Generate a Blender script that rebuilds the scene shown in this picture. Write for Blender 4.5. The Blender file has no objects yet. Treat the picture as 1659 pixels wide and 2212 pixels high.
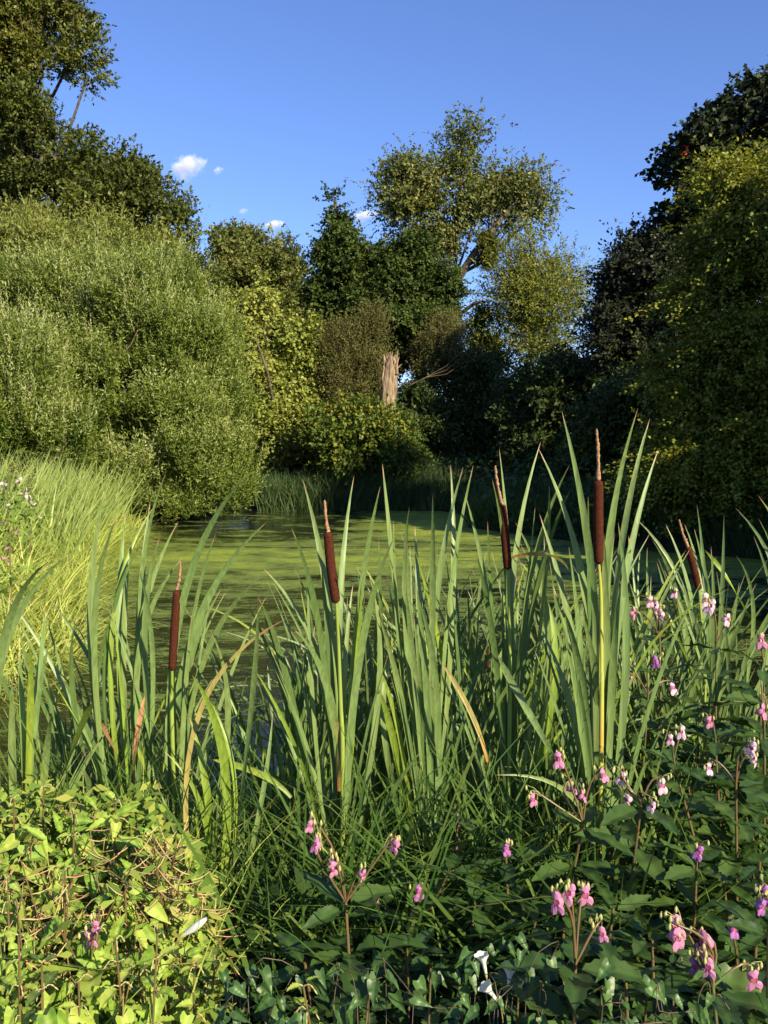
import bpy, math, numpy as np
from mathutils import Vector, Matrix
R = math.radians
rs = np.random.RandomState(7)
sc = bpy.context.scene
C = sc.collection

# ------------------------------------------------------------------ camera
F_, CX, CY, HOR, EYE = 1853.0, 829.5, 1106.0, 967.0, 2.0     # pixel units of a 1659 x 2212 frame
PITCH = math.atan((CY - HOR) / F_)
cam = bpy.data.cameras.new('camera'); camo = bpy.data.objects.new('camera', cam); C.objects.link(camo)
cam.sensor_fit = 'VERTICAL'; cam.sensor_height = 24.0; cam.lens = 24.0 * F_ / 2212.0
cam.clip_start = 0.05; cam.clip_end = 6000
camo.location = (0, 0, EYE); camo.rotation_euler = (math.pi/2 - PITCH, 0, 0)
sc.camera = camo
cp, sp_ = math.cos(PITCH), math.sin(PITCH)
def P(x, y, Y):
    """a point of the place at depth Y (metres ahead) seen at x, y"""
    a, b = (x - CX) / F_, -(y - CY) / F_
    d = np.array([a, cp + b * sp_, -sp_ + b * cp]); t = Y / d[1]
    return np.array([0, 0, EYE]) + d * t
def PX(p):
    q = p - np.array([0, 0, EYE]); f = q[1]*cp - q[2]*sp_; u = q[1]*sp_ + q[2]*cp
    return CX + F_*q[0]/f, CY - F_*u/f

# ------------------------------------------------------------------ light
SUN_AZ, SUN_EL = R(38), R(27)
S = Vector((math.sin(SUN_AZ)*math.cos(SUN_EL), -math.cos(SUN_AZ)*math.cos(SUN_EL), math.sin(SUN_EL)))
sl = bpy.data.lights.new('sun', 'SUN'); so = bpy.data.objects.new('sun', sl); C.objects.link(so)
sl.energy = 5.0; sl.angle = R(0.5); sl.color = (1.0, 0.875, 0.60)
so.rotation_euler = S.to_track_quat('Z', 'Y').to_euler(); so.location = (8, -10, 20)
w = bpy.data.worlds.new('World'); sc.world = w; w.use_nodes = True
nt = w.node_tree; bg = nt.nodes['Background']
sky = nt.nodes.new('ShaderNodeTexSky'); sky.sky_type = 'NISHITA'; sky.sun_disc = False
sky.sun_elevation = SUN_EL; sky.sun_rotation = math.atan2(S.x, S.y); sky.air_density = 1.0; sky.dust_density = 0.3; sky.ozone_density = 2.2
tintn = nt.nodes.new('ShaderNodeMix'); tintn.data_type = 'RGBA'; tintn.blend_type = 'MULTIPLY'; tintn.inputs[0].default_value = 1.0
tintn.inputs[7].default_value = (.70, .815, 1.18, 1)
nt.links.new(sky.outputs[0], tintn.inputs[6]); nt.links.new(tintn.outputs[2], bg.inputs[0])
bg.inputs[1].default_value = 0.092
sc.view_settings.view_transform = 'Standard'; sc.view_settings.look = 'None'
sc.view_settings.exposure = 0.97; sc.view_settings.gamma = 1.0
cy = sc.cycles
cy.max_bounces = 7; cy.diffuse_bounces = 3; cy.glossy_bounces = 3; cy.transmission_bounces = 4; cy.transparent_max_bounces = 6
cy.volume_bounces = 2; cy.caustics_reflective = False; cy.caustics_refractive = False
cy.use_adaptive_sampling = True; cy.adaptive_threshold = 0.015; cy.sample_clamp_indirect = 6

# ------------------------------------------------------------------ materials
def lin(h):
    h = h.lstrip('#'); v = [int(h[i:i+2], 16)/255 for i in (0, 2, 4)]
    return tuple((c/12.92 if c <= .04045 else ((c+.055)/1.055)**2.4) for c in v) + (1,)
def new_mat(name):
    m = bpy.data.materials.new(name); m.use_nodes = True
    n = m.node_tree; n.nodes.clear(); return m, n, n.nodes.new('ShaderNodeOutputMaterial')
def ramp(n, fac, cols):
    r = n.nodes.new('ShaderNodeValToRGB'); e = r.color_ramp.elements
    while len(e) < len(cols): e.new(0.5)
    for k, (p, c) in enumerate(cols): e[k].position = p; e[k].color = c if len(c) == 4 else tuple(c) + (1,)
    n.links.new(fac, r.inputs[0]); return r.outputs[0]
def finish(n, out, col, trans, rough, spec, tcol=(1.25, 1.2, .5, 1), bump=None):
    p = n.nodes.new('ShaderNodeBsdfPrincipled'); n.links.new(col, p.inputs['Base Color'])
    p.inputs['Roughness'].default_value = rough; p.inputs['Specular IOR Level'].default_value = spec
    if bump: n.links.new(bump, p.inputs['Normal'])
    if trans <= 0: n.links.new(p.outputs[0], out.inputs[0]); return p
    t = n.nodes.new('ShaderNodeBsdfTranslucent'); mc = n.nodes.new('ShaderNodeMix'); mc.data_type = 'RGBA'; mc.blend_type = 'MULTIPLY'
    mc.inputs[0].default_value = 1; n.links.new(col, mc.inputs[6]); mc.inputs[7].default_value = tcol
    n.links.new(mc.outputs[2], t.inputs[0])
    mx = n.nodes.new('ShaderNodeMixShader'); mx.inputs[0].default_value = trans
    n.links.new(p.outputs[0], mx.inputs[1]); n.links.new(t.outputs[0], mx.inputs[2]); n.links.new(mx.outputs[0], out.inputs[0])
    return p
def leaf_mat(name, cols, trans=.25, rough=.45, spec=.4):
    """colour of each leaf picked by its own tint number"""
    m, n, out = new_mat(name)
    a = n.nodes.new('ShaderNodeAttribute'); a.attribute_name = 'tint'
    k = len(cols); col = ramp(n, a.outputs['Fac'], [(i/(k-1) if k > 1 else 0, c) for i, c in enumerate(cols)])
    finish(n, out, col, trans, rough+.05, spec*.5); return m
def obj_leaf_mat(name, cols, trans=.25, rough=.4, spec=.45, vein=.25):
    """colour varies from one leaf to the next, with blotches and veins within each"""
    m, n, out = new_mat(name)
    oi = n.nodes.new('ShaderNodeObjectInfo'); tc = n.nodes.new('ShaderNodeTexCoord')
    ns = n.nodes.new('ShaderNodeTexNoise'); ns.inputs['Scale'].default_value = 3.5; ns.inputs['Detail'].default_value = 3
    n.links.new(tc.outputs['Object'], ns.inputs['Vector'])
    ad = n.nodes.new('ShaderNodeMath'); ad.operation = 'MULTIPLY_ADD'; ad.inputs[1].default_value = .5
    n.links.new(ns.outputs[0], ad.inputs[0])
    m2 = n.nodes.new('ShaderNodeMath'); m2.operation = 'MULTIPLY_ADD'; m2.inputs[1].default_value = .9; m2.inputs[2].default_value = -.2
    n.links.new(oi.outputs['Random'], m2.inputs[0]); n.links.new(m2.outputs[0], ad.inputs[2])
    k = len(cols); col = ramp(n, ad.outputs[0], [(i/(k-1), c) for i, c in enumerate(cols)])
    wv = n.nodes.new('ShaderNodeAttribute'); wv.attribute_name = 'vein'
    mx = n.nodes.new('ShaderNodeMix'); mx.data_type = 'RGBA'; mx.inputs[7].default_value = tuple(min(1, c*1.9) for c in cols[-1][:3]) + (1,)
    mm = n.nodes.new('ShaderNodeMath'); mm.operation = 'MULTIPLY'; mm.inputs[1].default_value = vein
    n.links.new(wv.outputs['Fac'], mm.inputs[0]); n.links.new(mm.outputs[0], mx.inputs[0]); n.links.new(col, mx.inputs[6])
    finish(n, out, mx.outputs[2], trans, rough, spec); return m
def blade_mat(name, c0, c1, tip, trans=.25, rough=.42, spec=.4, tip_at=.972):
    """a blade: base colour to upper colour along its length, browned tip"""
    m, n, out = new_mat(name)
    a = n.nodes.new('ShaderNodeAttribute'); a.attribute_name = 'along'
    oi = n.nodes.new('ShaderNodeObjectInfo')
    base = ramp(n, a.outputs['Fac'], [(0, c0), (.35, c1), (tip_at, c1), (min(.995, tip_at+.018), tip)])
    tc = n.nodes.new('ShaderNodeTexCoord'); mp = n.nodes.new('ShaderNodeMapping'); mp.inputs['Scale'].default_value = (120, 120, 5)
    ns = n.nodes.new('ShaderNodeTexNoise'); ns.inputs['Scale'].default_value = 1.0; ns.inputs['Detail'].default_value = 4
    n.links.new(tc.outputs['Object'], mp.inputs[0]); n.links.new(mp.outputs[0], ns.inputs['Vector'])
    hs = n.nodes.new('ShaderNodeHueSaturation'); n.links.new(base, hs.inputs['Color'])
    v = n.nodes.new('ShaderNodeMapRange'); v.inputs['From Min'].default_value = .3; v.inputs['From Max'].default_value = .7
    v.inputs['To Min'].default_value = .72; v.inputs['To Max'].default_value = 1.2; n.links.new(ns.outputs[0], v.inputs[0]); n.links.new(v.outputs[0], hs.inputs['Value'])
    h = n.nodes.new('ShaderNodeMapRange'); h.inputs['To Min'].default_value = .485; h.inputs['To Max'].default_value = .505
    n.links.new(oi.outputs['Random'], h.inputs[0]); n.links.new(h.outputs[0], hs.inputs['Hue'])
    finish(n, out, hs.outputs[0], trans, rough, spec); return m
def noise_mat(name, cols, scale=8, rough=.8, spec=.2, stretch=(1, 1, 1), bump=.0, detail=6, trans=0):
    m, n, out = new_mat(name)
    tc = n.nodes.new('ShaderNodeTexCoord'); mp = n.nodes.new('ShaderNodeMapping'); mp.inputs['Scale'].default_value = stretch
    ns = n.nodes.new('ShaderNodeTexNoise'); ns.inputs['Scale'].default_value = scale; ns.inputs['Detail'].default_value = detail
    n.links.new(tc.outputs['Object'], mp.inputs[0]); n.links.new(mp.outputs[0], ns.inputs['Vector'])
    col = ramp(n, ns.outputs[0], [(.3 + .4*i/(len(cols)-1), c) for i, c in enumerate(cols)])
    b = None
    if bump:
        bn = n.nodes.new('ShaderNodeBump'); bn.inputs['Strength'].default_value = bump; n.links.new(ns.outputs[0], bn.inputs['Height']); b = bn.outputs[0]
    finish(n, out, col, trans, rough, spec, bump=b); return m
g = lambda r, gg, b: (r, gg, b, 1)
M = {}
M['oak']    = leaf_mat('oak leaf', [g(.050,.066,.012), g(.090,.108,.018), g(.150,.155,.026), g(.20,.155,.03)], .22, .4, .5)
M['oak2']   = leaf_mat('oak leaf dark', [g(.048,.062,.013), g(.082,.100,.018), g(.130,.140,.024)], .22, .4, .5)
M['willow'] = leaf_mat('willow leaf', [g(.080,.112,.020), g(.135,.165,.030), g(.205,.230,.048), g(.28,.28,.08)], .25, .4, .5)
M['sallow'] = leaf_mat('grey willow leaf', [g(.042,.080,.011), g(.088,.135,.017), g(.175,.220,.034), g(.40,.43,.20)], .25, .42, .5)
M['yellow'] = leaf_mat('yellowing maple leaf', [g(.14,.18,.034), g(.22,.26,.052), g(.31,.34,.075), g(.39,.36,.09)], .3, .45, .4)
M['horn']   = leaf_mat('hornbeam leaf', [g(.032,.056,.013), g(.056,.084,.018), g(.095,.130,.028)], .18, .55, .3)
M['elm']    = leaf_mat('elm leaf', [g(.068,.095,.020), g(.115,.140,.032), g(.175,.190,.052), g(.22,.20,.07)], .25, .4, .5)
M['ash']    = leaf_mat('ash leaf', [g(.095,.125,.020), g(.165,.185,.030), g(.26,.255,.05)], .3, .45, .4)
M['olive']  = leaf_mat('olive shrub leaf', [g(.065,.068,.020), g(.100,.098,.028), g(.16,.15,.05)], .2, .5, .35)
M['gold']   = leaf_mat('shrub leaf turning gold', [g(.045,.078,.018), g(.080,.125,.022), g(.12,.165,.028), g(.34,.29,.04)], .3, .45, .4)
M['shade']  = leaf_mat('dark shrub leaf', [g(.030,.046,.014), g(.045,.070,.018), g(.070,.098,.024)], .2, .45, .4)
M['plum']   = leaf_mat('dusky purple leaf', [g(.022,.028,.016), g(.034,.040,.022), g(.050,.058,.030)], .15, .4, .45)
M['maple']  = leaf_mat('dark maple leaf', [g(.018,.028,.014), g(.028,.040,.018), g(.042,.055,.024)], .1, .45, .35)  # leaf tones held near black so the tree reads as a silhouette
M['field']  = leaf_mat('field maple leaf', [g(.070,.095,.014), g(.150,.168,.020), g(.28,.285,.032)], .25, .42, .45)
M['far']    = leaf_mat('distant wood leaf', [g(.03,.045,.014), g(.05,.07,.02)], .2, .5, .3)
M['bark']   = noise_mat('bark', [g(.035,.026,.018), g(.10,.078,.055), g(.16,.13,.10)], 5, .9, .1, (4, 4, .6), .6)
M['palebark'] = noise_mat('pale bark', [g(.10,.075,.045), g(.19,.145,.095)], 9, .8, .2, (3, 3, .7), .4)
M['deadwood'] = noise_mat('weathered dead wood', [g(.06,.042,.028), g(.24,.17,.11), g(.44,.34,.24)], 5, .85, .15, (5, 5, .6), 1.0)
M['soil']   = noise_mat('damp soil and litter', [g(.012,.012,.007), g(.030,.032,.014), g(.055,.055,.022)], 3, .95, .1, (1, 1, 1), .6)
M['meadow'] = leaf_mat('bank grass', [g(.24,.32,.06), g(.37,.45,.09), g(.52,.56,.15), g(.60,.54,.20)], .35, .5, .35)
M['sedge']  = leaf_mat('blue green sedge', [g(.18,.25,.06), g(.28,.35,.10), g(.40,.46,.15)], .3, .4, .4)
M['reed']   = leaf_mat('far bank reed', [g(.045,.085,.03), g(.075,.125,.045), g(.11,.15,.06)], .3, .5, .35)
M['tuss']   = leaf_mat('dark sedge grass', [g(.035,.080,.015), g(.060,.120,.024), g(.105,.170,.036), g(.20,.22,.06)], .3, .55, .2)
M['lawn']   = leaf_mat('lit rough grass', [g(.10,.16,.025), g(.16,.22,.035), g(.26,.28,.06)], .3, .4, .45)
M['blade']  = blade_mat('cattail blade', g(.055,.118,.020), g(.182,.268,.088), g(.50,.33,.20))  # foot colour darkened for the shading low in the stand
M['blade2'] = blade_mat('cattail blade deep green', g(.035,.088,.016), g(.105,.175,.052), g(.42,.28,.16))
M['bladey'] = blade_mat('yellow green blade', g(.12,.20,.03), g(.25,.35,.05), g(.45,.33,.12), .35)
M['bladeb'] = blade_mat('fading blade', g(.42,.20,.06), g(.36,.30,.10), g(.38,.22,.12), .2, tip_at=.93)
M['bladed'] = blade_mat('dead brown blade', g(.45,.20,.08), g(.42,.22,.10), g(.30,.16,.09), .15)
M['head']   = noise_mat('velvety brown seed head', [g(.035,.011,.007), g(.060,.018,.010), g(.095,.030,.016)], 260, .95, .05, (1, 1, 1), .5)
M['spike']  = noise_mat('tan pollen spike', [g(.16,.085,.045), g(.32,.18,.10), g(.42,.27,.17)], 160, .95, .05, (1, 1, 1), .8)
M['stem']   = noise_mat('yellow green stalk', [g(.16,.24,.04), g(.26,.32,.06)], 6, .4, .4, (1, 1, .6), 0)
M['stemo']  = noise_mat('yellow green stalk with orange blotches', [g(.24,.32,.05), g(.38,.38,.07), g(.50,.22,.06)], 7, .4, .4, (1, 1, 1.2), 0)
M['balsam'] = obj_leaf_mat('balsam leaf', [g(.017,.044,.010), g(.037,.080,.016), g(.075,.128,.027)])
M['nettle'] = obj_leaf_mat('nettle leaf', [g(.040,.075,.018), g(.075,.125,.028), g(.13,.17,.045)])
M['bind']   = obj_leaf_mat('bindweed leaf', [g(.10,.20,.028), g(.19,.32,.045), g(.30,.42,.06), g(.38,.44,.09)], .35, .5, .25)  # sunlit copy of the leaf colour, also on lit nettles and balsam
M['bindd']  = obj_leaf_mat('bindweed leaf deep green', [g(.03,.075,.02), g(.05,.11,.03), g(.08,.15,.04)], .25, .42, .4)  # shaded copy of the bindweed leaf, shade put into the colour
M['bstem']  = noise_mat('reddish balsam stem', [g(.07,.10,.03), g(.15,.085,.045), g(.10,.14,.04)], 14, .35, .5)
M['vine']   = noise_mat('thin brown vine', [g(.20,.12,.05), g(.30,.24,.09)], 20, .6, .3)
M['pod']    = noise_mat('pinkish seed pod', [g(.45,.22,.13), g(.55,.36,.18), g(.42,.40,.16)], 25, .55, .3)
M['catkin'] = noise_mat('pale nettle catkin', [g(.30,.27,.10), g(.42,.38,.18)], 200, .9, .1, (1, 1, 1), .6)
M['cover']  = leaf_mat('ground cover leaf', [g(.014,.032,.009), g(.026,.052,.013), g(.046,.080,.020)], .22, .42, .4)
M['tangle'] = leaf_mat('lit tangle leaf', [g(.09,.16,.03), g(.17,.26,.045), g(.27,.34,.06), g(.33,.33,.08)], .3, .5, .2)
M['pink']   = noise_mat('pink petal', [g(.52,.17,.38), g(.68,.34,.54)], 40, .5, .25, trans=.35)
M['mauve']  = noise_mat('mauve petal', [g(.36,.10,.42), g(.52,.22,.58)], 40, .5, .25, trans=.35)
M['pale']   = noise_mat('pale pink petal', [g(.70,.42,.62), g(.80,.62,.76)], 40, .5, .25, trans=.35)
M['throat'] = noise_mat('dark flower throat', [g(.28,.03,.14), g(.45,.10,.16)], 40, .6, .2)
M['white']  = noise_mat('white petal', [g(.66,.68,.68), g(.76,.77,.76)], 10, .5, .2, trans=.3)
M['sepal']  = noise_mat('pale green sepal', [g(.28,.32,.10), g(.42,.38,.16)], 30, .5, .3)
M['mistle'] = leaf_mat('mistletoe leaf', [g(.07,.085,.012), g(.12,.13,.02)], .2, .5, .3)
M['berry']  = leaf_mat('scarlet leaf', [g(.45,.03,.02), g(.55,.08,.03)], .2, .5, .3)

# ------------------------------------------------------------------ mesh helpers
def mk(name, V, Fc, mat, parent=None, tint=None, along=None, vein=None, smooth=False, loc=None):
    V = np.asarray(V, np.float32); Fc = np.asarray(Fc, np.int32); nf, k = Fc.shape
    me = bpy.data.meshes.new(name); me.vertices.add(len(V)); me.vertices.foreach_set('co', V.ravel())
    me.loops.add(nf*k); me.loops.foreach_set('vertex_index', Fc.ravel())
    me.polygons.add(nf); me.polygons.foreach_set('loop_start', np.arange(nf, dtype=np.int32)*k)
    me.polygons.foreach_set('loop_total', np.full(nf, k, np.int32))
    if smooth: me.polygons.foreach_set('use_smooth', np.ones(nf, bool))
    me.update(calc_edges=True)
    if tint is not None: me.attributes.new('tint', 'FLOAT', 'FACE').data.foreach_set('value', np.asarray(tint, np.float32))
    if along is not None: me.attributes.new('along', 'FLOAT', 'POINT').data.foreach_set('value', np.asarray(along, np.float32))
    if vein is not None: me.attributes.new('vein', 'FLOAT', 'POINT').data.foreach_set('value', np.asarray(vein, np.float32))
    me.materials.append(mat)
    o = bpy.data.objects.new(name, me); C.objects.link(o); o.parent = parent
    if loc is not None: o.location = loc
    return o
def tag(o, label=None, cat=None, group=None, kind=None):
    if label: o['label'] = label
    if cat: o['category'] = cat
    if group: o['group'] = group
    if kind: o['kind'] = kind
    return o
def empty(name, loc):
    o = bpy.data.objects.new(name, None); C.objects.link(o); o.location = loc; o.empty_display_size = .1; return o
def norm(v, ax=-1): return v / np.maximum(np.linalg.norm(v, axis=ax, keepdims=True), 1e-9)
def leaves(pos, d, nrm, L, W, fold=.18):
    """pointed leaves, one creased face each, vectorised"""
    n = len(pos); d = norm(d); nrm = nrm - d*(nrm*d).sum(1, keepdims=True); nrm = norm(nrm); s = np.cross(d, nrm)
    L = np.broadcast_to(L, (n,))[:, None]; W = np.broadcast_to(W, (n,))[:, None]
    m = pos + d*L*.42 ; up = nrm*W*fold
    V = np.stack([pos, m + s*W*.5 + up, pos + d*L, m - s*W*.5 + up], 1).reshape(-1, 3)
    return V, np.arange(4*n).reshape(n, 4)
def lump(p, f, seed):
    q = np.random.RandomState(seed); v = 0
    for k in range(4):
        a = q.randn(3); a = a/np.linalg.norm(a)*f*(1.25**k); v = v + np.sin(p @ a + q.rand()*6.28)
    return v/4
def catmull(pts, n):
    pts = np.asarray(pts, float); m = len(pts)
    if m == 2: t = np.linspace(0, 1, n)[:, None]; return pts[0]*(1-t) + pts[1]*t
    Q = np.vstack([2*pts[0]-pts[1], pts, 2*pts[-1]-pts[-2]]); out = []
    for u in np.linspace(0, m-1-1e-6, n):
        i = int(u); t = u-i; a, b, c, d = Q[i:i+4]
        out.append(.5*((2*b) + (c-a)*t + (2*a-5*b+4*c-d)*t*t + (3*b-a-3*c+d)*t**3))
    return np.array(out)
def tubes(specs, sides=6):
    """specs: list of (points, radii); returns V, F with closed-looking ends"""
    VV, FF, off = [], [], 0
    for pts, rad in specs:
        pts = np.asarray(pts, float); n = len(pts); rad = np.broadcast_to(np.asarray(rad, float), (n,))
        tg = norm(np.gradient(pts, axis=0)); ref = np.array([.13, .31, .94]) if abs(tg[0][2]) < .8 else np.array([.95, .2, .1])
        s = norm(np.cross(tg, ref)); u = np.cross(tg, s)
        a = np.linspace(0, 2*np.pi, sides, endpoint=False)
        ring = pts[:, None] + rad[:, None, None]*(np.cos(a)[None, :, None]*s[:, None] + np.sin(a)[None, :, None]*u[:, None])
        VV.append(ring.reshape(-1, 3)); i = np.arange(n-1)[:, None]*sides; j = np.arange(sides)[None]; k = (j+1) % sides
        FF.append(np.stack([i+j, i+k, i+k+sides, i+j+sides], -1).reshape(-1, 4)+off); off += n*sides
    return np.vstack(VV), np.vstack(FF)
def ribbon(pts, width, face, twist=0., cup=.12, profile=None):
    """one blade: cupped strip along pts; face = direction its flat side looks"""
    n = len(pts); tg = norm(np.gradient(pts, axis=0)); t = np.linspace(0, 1, n)
    nr = face - tg*(tg @ face)[:, None] if face.ndim == 1 else face
    nr = norm(nr); s = np.cross(tg, nr); ang = twist*(t-.86); c, si = np.cos(ang)[:, None], np.sin(ang)[:, None]
    s2 = s*c + nr*si; n2 = nr*c - s*si
    if profile is None: profile = np.clip(np.minimum(.55 + t*1.3, 1.0), 0, 1)*np.clip((1-t)/.19, 0, 1)**.7
    wd = (width*.5*np.maximum(profile, .012))[:, None]
    V = np.stack([pts - s2*wd, pts - n2*wd*cup*2, pts + s2*wd], 1).reshape(-1, 3)
    i = np.arange(n-1)[:, None]*3; F = np.concatenate([i + np.array([[0, 1, 4, 3]]), i + np.array([[1, 2, 5, 4]])], 0)
    return V, F, np.repeat(t, 3)
def grass(root, az, lean, length, width, arch, nseg=6):
    """many blades at once: root (n,3), direction az, lean (0 upright .. 1 flat), arch = how far they droop"""
    n = len(root); t = np.linspace(0, 1, nseg)[None, :, None]
    h = np.stack([np.cos(az), np.sin(az), np.zeros(n)], 1)[:, None]; z = np.array([0, 0, 1.])[None, None]
    L = length[:, None, None]; le = lean[:, None, None]; ar = arch[:, None, None]
    p = root[:, None] + h*L*(le*t + ar*.55*t**2) + z*L*(t*np.sqrt(np.maximum(.05, 1-le**2)) - ar*.62*t**2.3)
    yaw = rs.rand(n)*np.pi; s = np.stack([np.cos(yaw), np.sin(yaw), np.zeros(n)], 1)[:, None]
    prof = np.clip((1-t)/.6, 0, 1)**.8*np.minimum(1, .6+t); wd = width[:, None, None]*.5*np.maximum(prof, .03)
    V = np.stack([p - s*wd, p + s*wd], 2).reshape(-1, 3)
    b = (np.arange(n)*nseg*2)[:, None]; k = (np.arange(nseg-1)*2)[None]
    F = np.stack([b+k, b+k+1, b+k+3, b+k+2], -1).reshape(-1, 4)
    return V, F

# ------------------------------------------------------------------ ground and pond
POND = np.array([(-2.7,4.3),(-1.4,3.55),(0,3.4),(1.5,3.6),(3.4,4.6),(5.2,8),(6.0,11),(7.3,14.4),(6.8,15.2),(5.1,16.6),(3.7,18.7),(2.1,21.4),
                 (2.6,25),(1.8,27),(-2.3,27.4),(-3.3,31),(-4.2,38),(-5.4,38),(-4.9,30),(-5.0,26),(-6.0,23),(-5.9,20),(-4.8,14),(-3.3,8.5),(-2.9,6)])
def pond_d(x, y):
    """signed distance to the pond's edge, negative inside"""
    p = np.stack([x, y], -1); best = np.full(x.shape, 1e9); ins = np.zeros(x.shape, bool)
    for i in range(len(POND)):
        a, b = POND[i], POND[(i+1) % len(POND)]; e = b-a; q = p-a
        t = np.clip((q @ e)/(e @ e), 0, 1); best = np.minimum(best, np.linalg.norm(q-t[..., None]*e, axis=-1))
        c = ((a[1] > y) != (b[1] > y)) & (x < (b[0]-a[0])*(y-a[1])/(b[1]-a[1]+1e-12)+a[0]); ins ^= c
    return np.where(ins, -best, best)
def height(x, y):
    x = np.asarray(x, float); y = np.asarray(y, float)
    d = pond_d(x, y); h = np.where(d < 0, np.maximum(-.6, d*.5), np.minimum(.42, d*.32))
    bump = .05*np.sin(x*1.7+y*.9)+.04*np.sin(y*2.3-x*1.1)
    far = np.clip((np.hypot(x, y-15)-22)/60, 0, 1)*1.0
    return h + bump*np.clip(d, 0, 1) + far
def H(x, y): return float(height(np.array([x]), np.array([y]))[0])
gx = np.unique(np.concatenate([np.linspace(-9, 9, 73), np.sign(np.linspace(-1, 1, 61))*np.abs(np.linspace(-1, 1, 61))**3*900]))
gy = np.unique(np.concatenate([np.linspace(-3, 40, 150), np.linspace(-1, 1, 61)**3*900+20]))
GX, GY = np.meshgrid(gx, gy); V = np.stack([GX, GY, height(GX, GY)], -1).reshape(-1, 3); nx = len(gx)
i = (np.arange(len(gy)-1)*nx)[:, None] + np.arange(nx-1)[None]
o = mk('ground', V, np.stack([i, i+1, i+nx+1, i+nx], -1).reshape(-1, 4), M['soil'], smooth=True); tag(o, kind='structure')

def water_material():
    m, n, out = new_mat('duckweed on dark water'); L = n.links.new
    tc = n.nodes.new('ShaderNodeTexCoord'); sep = n.nodes.new('ShaderNodeSeparateXYZ'); L(tc.outputs['Object'], sep.inputs[0])
    def noise(sc_, st, det=5, rough=.6):
        mp = n.nodes.new('ShaderNodeMapping'); mp.inputs['Scale'].default_value = st; L(tc.outputs['Object'], mp.inputs[0])
        q = n.nodes.new('ShaderNodeTexNoise'); q.inputs['Scale'].default_value = sc_; q.inputs['Detail'].default_value = det; q.inputs['Roughness'].default_value = rough
        q.inputs['Distortion'].default_value = .4
        L(mp.outputs[0], q.inputs['Vector']); return q.outputs[0]
    def math_(op, a, b, c=None):
        q = n.nodes.new('ShaderNodeMath'); q.operation = op
        for k, v in enumerate([a, b] + ([c] if c is not None else [])):
            if isinstance(v, (int, float)): q.inputs[k].default_value = v
            else: L(v, q.inputs[k])
        return q.outputs[0]
    X, Y = sep.outputs[0], sep.outputs[1]
    # cover: thick from 9 to 20 m out, thin close by, open in the dark channel and in streaks
    cov = n.nodes.new('ShaderNodeValToRGB'); e = cov.color_ramp.elements
    pts = [(0, .24), (.15, .30), (.21, .38), (.3, .45), (.41, .56), (.52, .86), (.58, .62), (.66, .40), (1, .30)]
    while len(e) < len(pts): e.new(.5)
    for k, (p, v) in enumerate(pts): e[k].position = p; e[k].color = (v, v, v, 1)
    L(math_('DIVIDE', Y, 30.0), cov.inputs[0])
    right = n.nodes.new('ShaderNodeMapRange'); right.interpolation_type = 'SMOOTHSTEP'
    right.inputs['From Min'].default_value = -1.6; right.inputs['From Max'].default_value = 1.2; right.inputs['To Max'].default_value = .55; L(X, right.inputs[0])
    fary = n.nodes.new('ShaderNodeMapRange'); fary.inputs['From Min'].default_value = 17.5; fary.inputs['From Max'].default_value = 20; L(Y, fary.inputs[0])
    c2 = math_('MULTIPLY_ADD', right.outputs[0], fary.outputs[0], cov.outputs[0])
    a = noise(1.1, (.7, 1.35, 1), 7); b = noise(7, (.6, 1.5, 1), 4, .7); c = noise(40, (1, 1.3, 1), 3); c9 = noise(150, (1, 1, 1), 2)
    f = math_('MULTIPLY_ADD', a, 1.5, math_('MULTIPLY_ADD', b, 1.15, math_('MULTIPLY', c, .55)))
    f = math_('SUBTRACT', f, 1.6)          # roughly -.6 .. .6
    v = math_('ADD', f, math_('SUBTRACT', c2, .5))
    mask = n.nodes.new('ShaderNodeMapRange'); mask.inputs['From Min'].default_value = -.06; mask.inputs['From Max'].default_value = .06; L(v, mask.inputs[0])
    dens = n.nodes.new('ShaderNodeMapRange'); dens.inputs['From Min'].default_value = .0; dens.inputs['From Max'].default_value = .55; L(v, dens.inputs[0])
    col = ramp(n, dens.outputs[0], [(0, g(.085,.11,.022)), (.45, g(.150,.205,.030)), (1, g(.30,.36,.042))])
    hs = n.nodes.new('ShaderNodeHueSaturation'); L(col, hs.inputs['Color'])
    vv = n.nodes.new('ShaderNodeMapRange'); vv.inputs['From Min'].default_value = .38; vv.inputs['From Max'].default_value = .62; vv.inputs['To Min'].default_value = .45; vv.inputs['To Max'].default_value = 1.45
    L(math_('ADD', math_('MULTIPLY', c, .5), math_('MULTIPLY', c9, .5)), vv.inputs[0]); L(vv.outputs[0], hs.inputs['Value'])
    weed = n.nodes.new('ShaderNodeBsdfPrincipled'); L(hs.outputs[0], weed.inputs['Base Color']); weed.inputs['Roughness'].default_value = .55; weed.inputs['Specular IOR Level'].default_value = .35
    bp = n.nodes.new('ShaderNodeBump'); bp.inputs['Strength'].default_value = .8; bp.inputs['Distance'].default_value = .02; L(c, bp.inputs['Height']); L(bp.outputs[0], weed.inputs['Normal'])
    wat = n.nodes.new('ShaderNodeBsdfPrincipled'); wat.inputs['Base Color'].default_value = (.010, .014, .006, 1); wat.inputs['Roughness'].default_value = .04; wat.inputs['IOR'].default_value = 1.33
    b2 = n.nodes.new('ShaderNodeBump'); b2.inputs['Strength'].default_value = .25; b2.inputs['Distance'].default_value = .03; L(noise(5, (1, 1.8, 1), 3), b2.inputs['Height']); L(b2.outputs[0], wat.inputs['Normal'])
    mx = n.nodes.new('ShaderNodeMixShader'); L(mask.outputs[0], mx.inputs[0]); L(wat.outputs[0], mx.inputs[1]); L(weed.outputs[0], mx.inputs[2]); L(mx.outputs[0], out.inputs[0])
    return m
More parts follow.
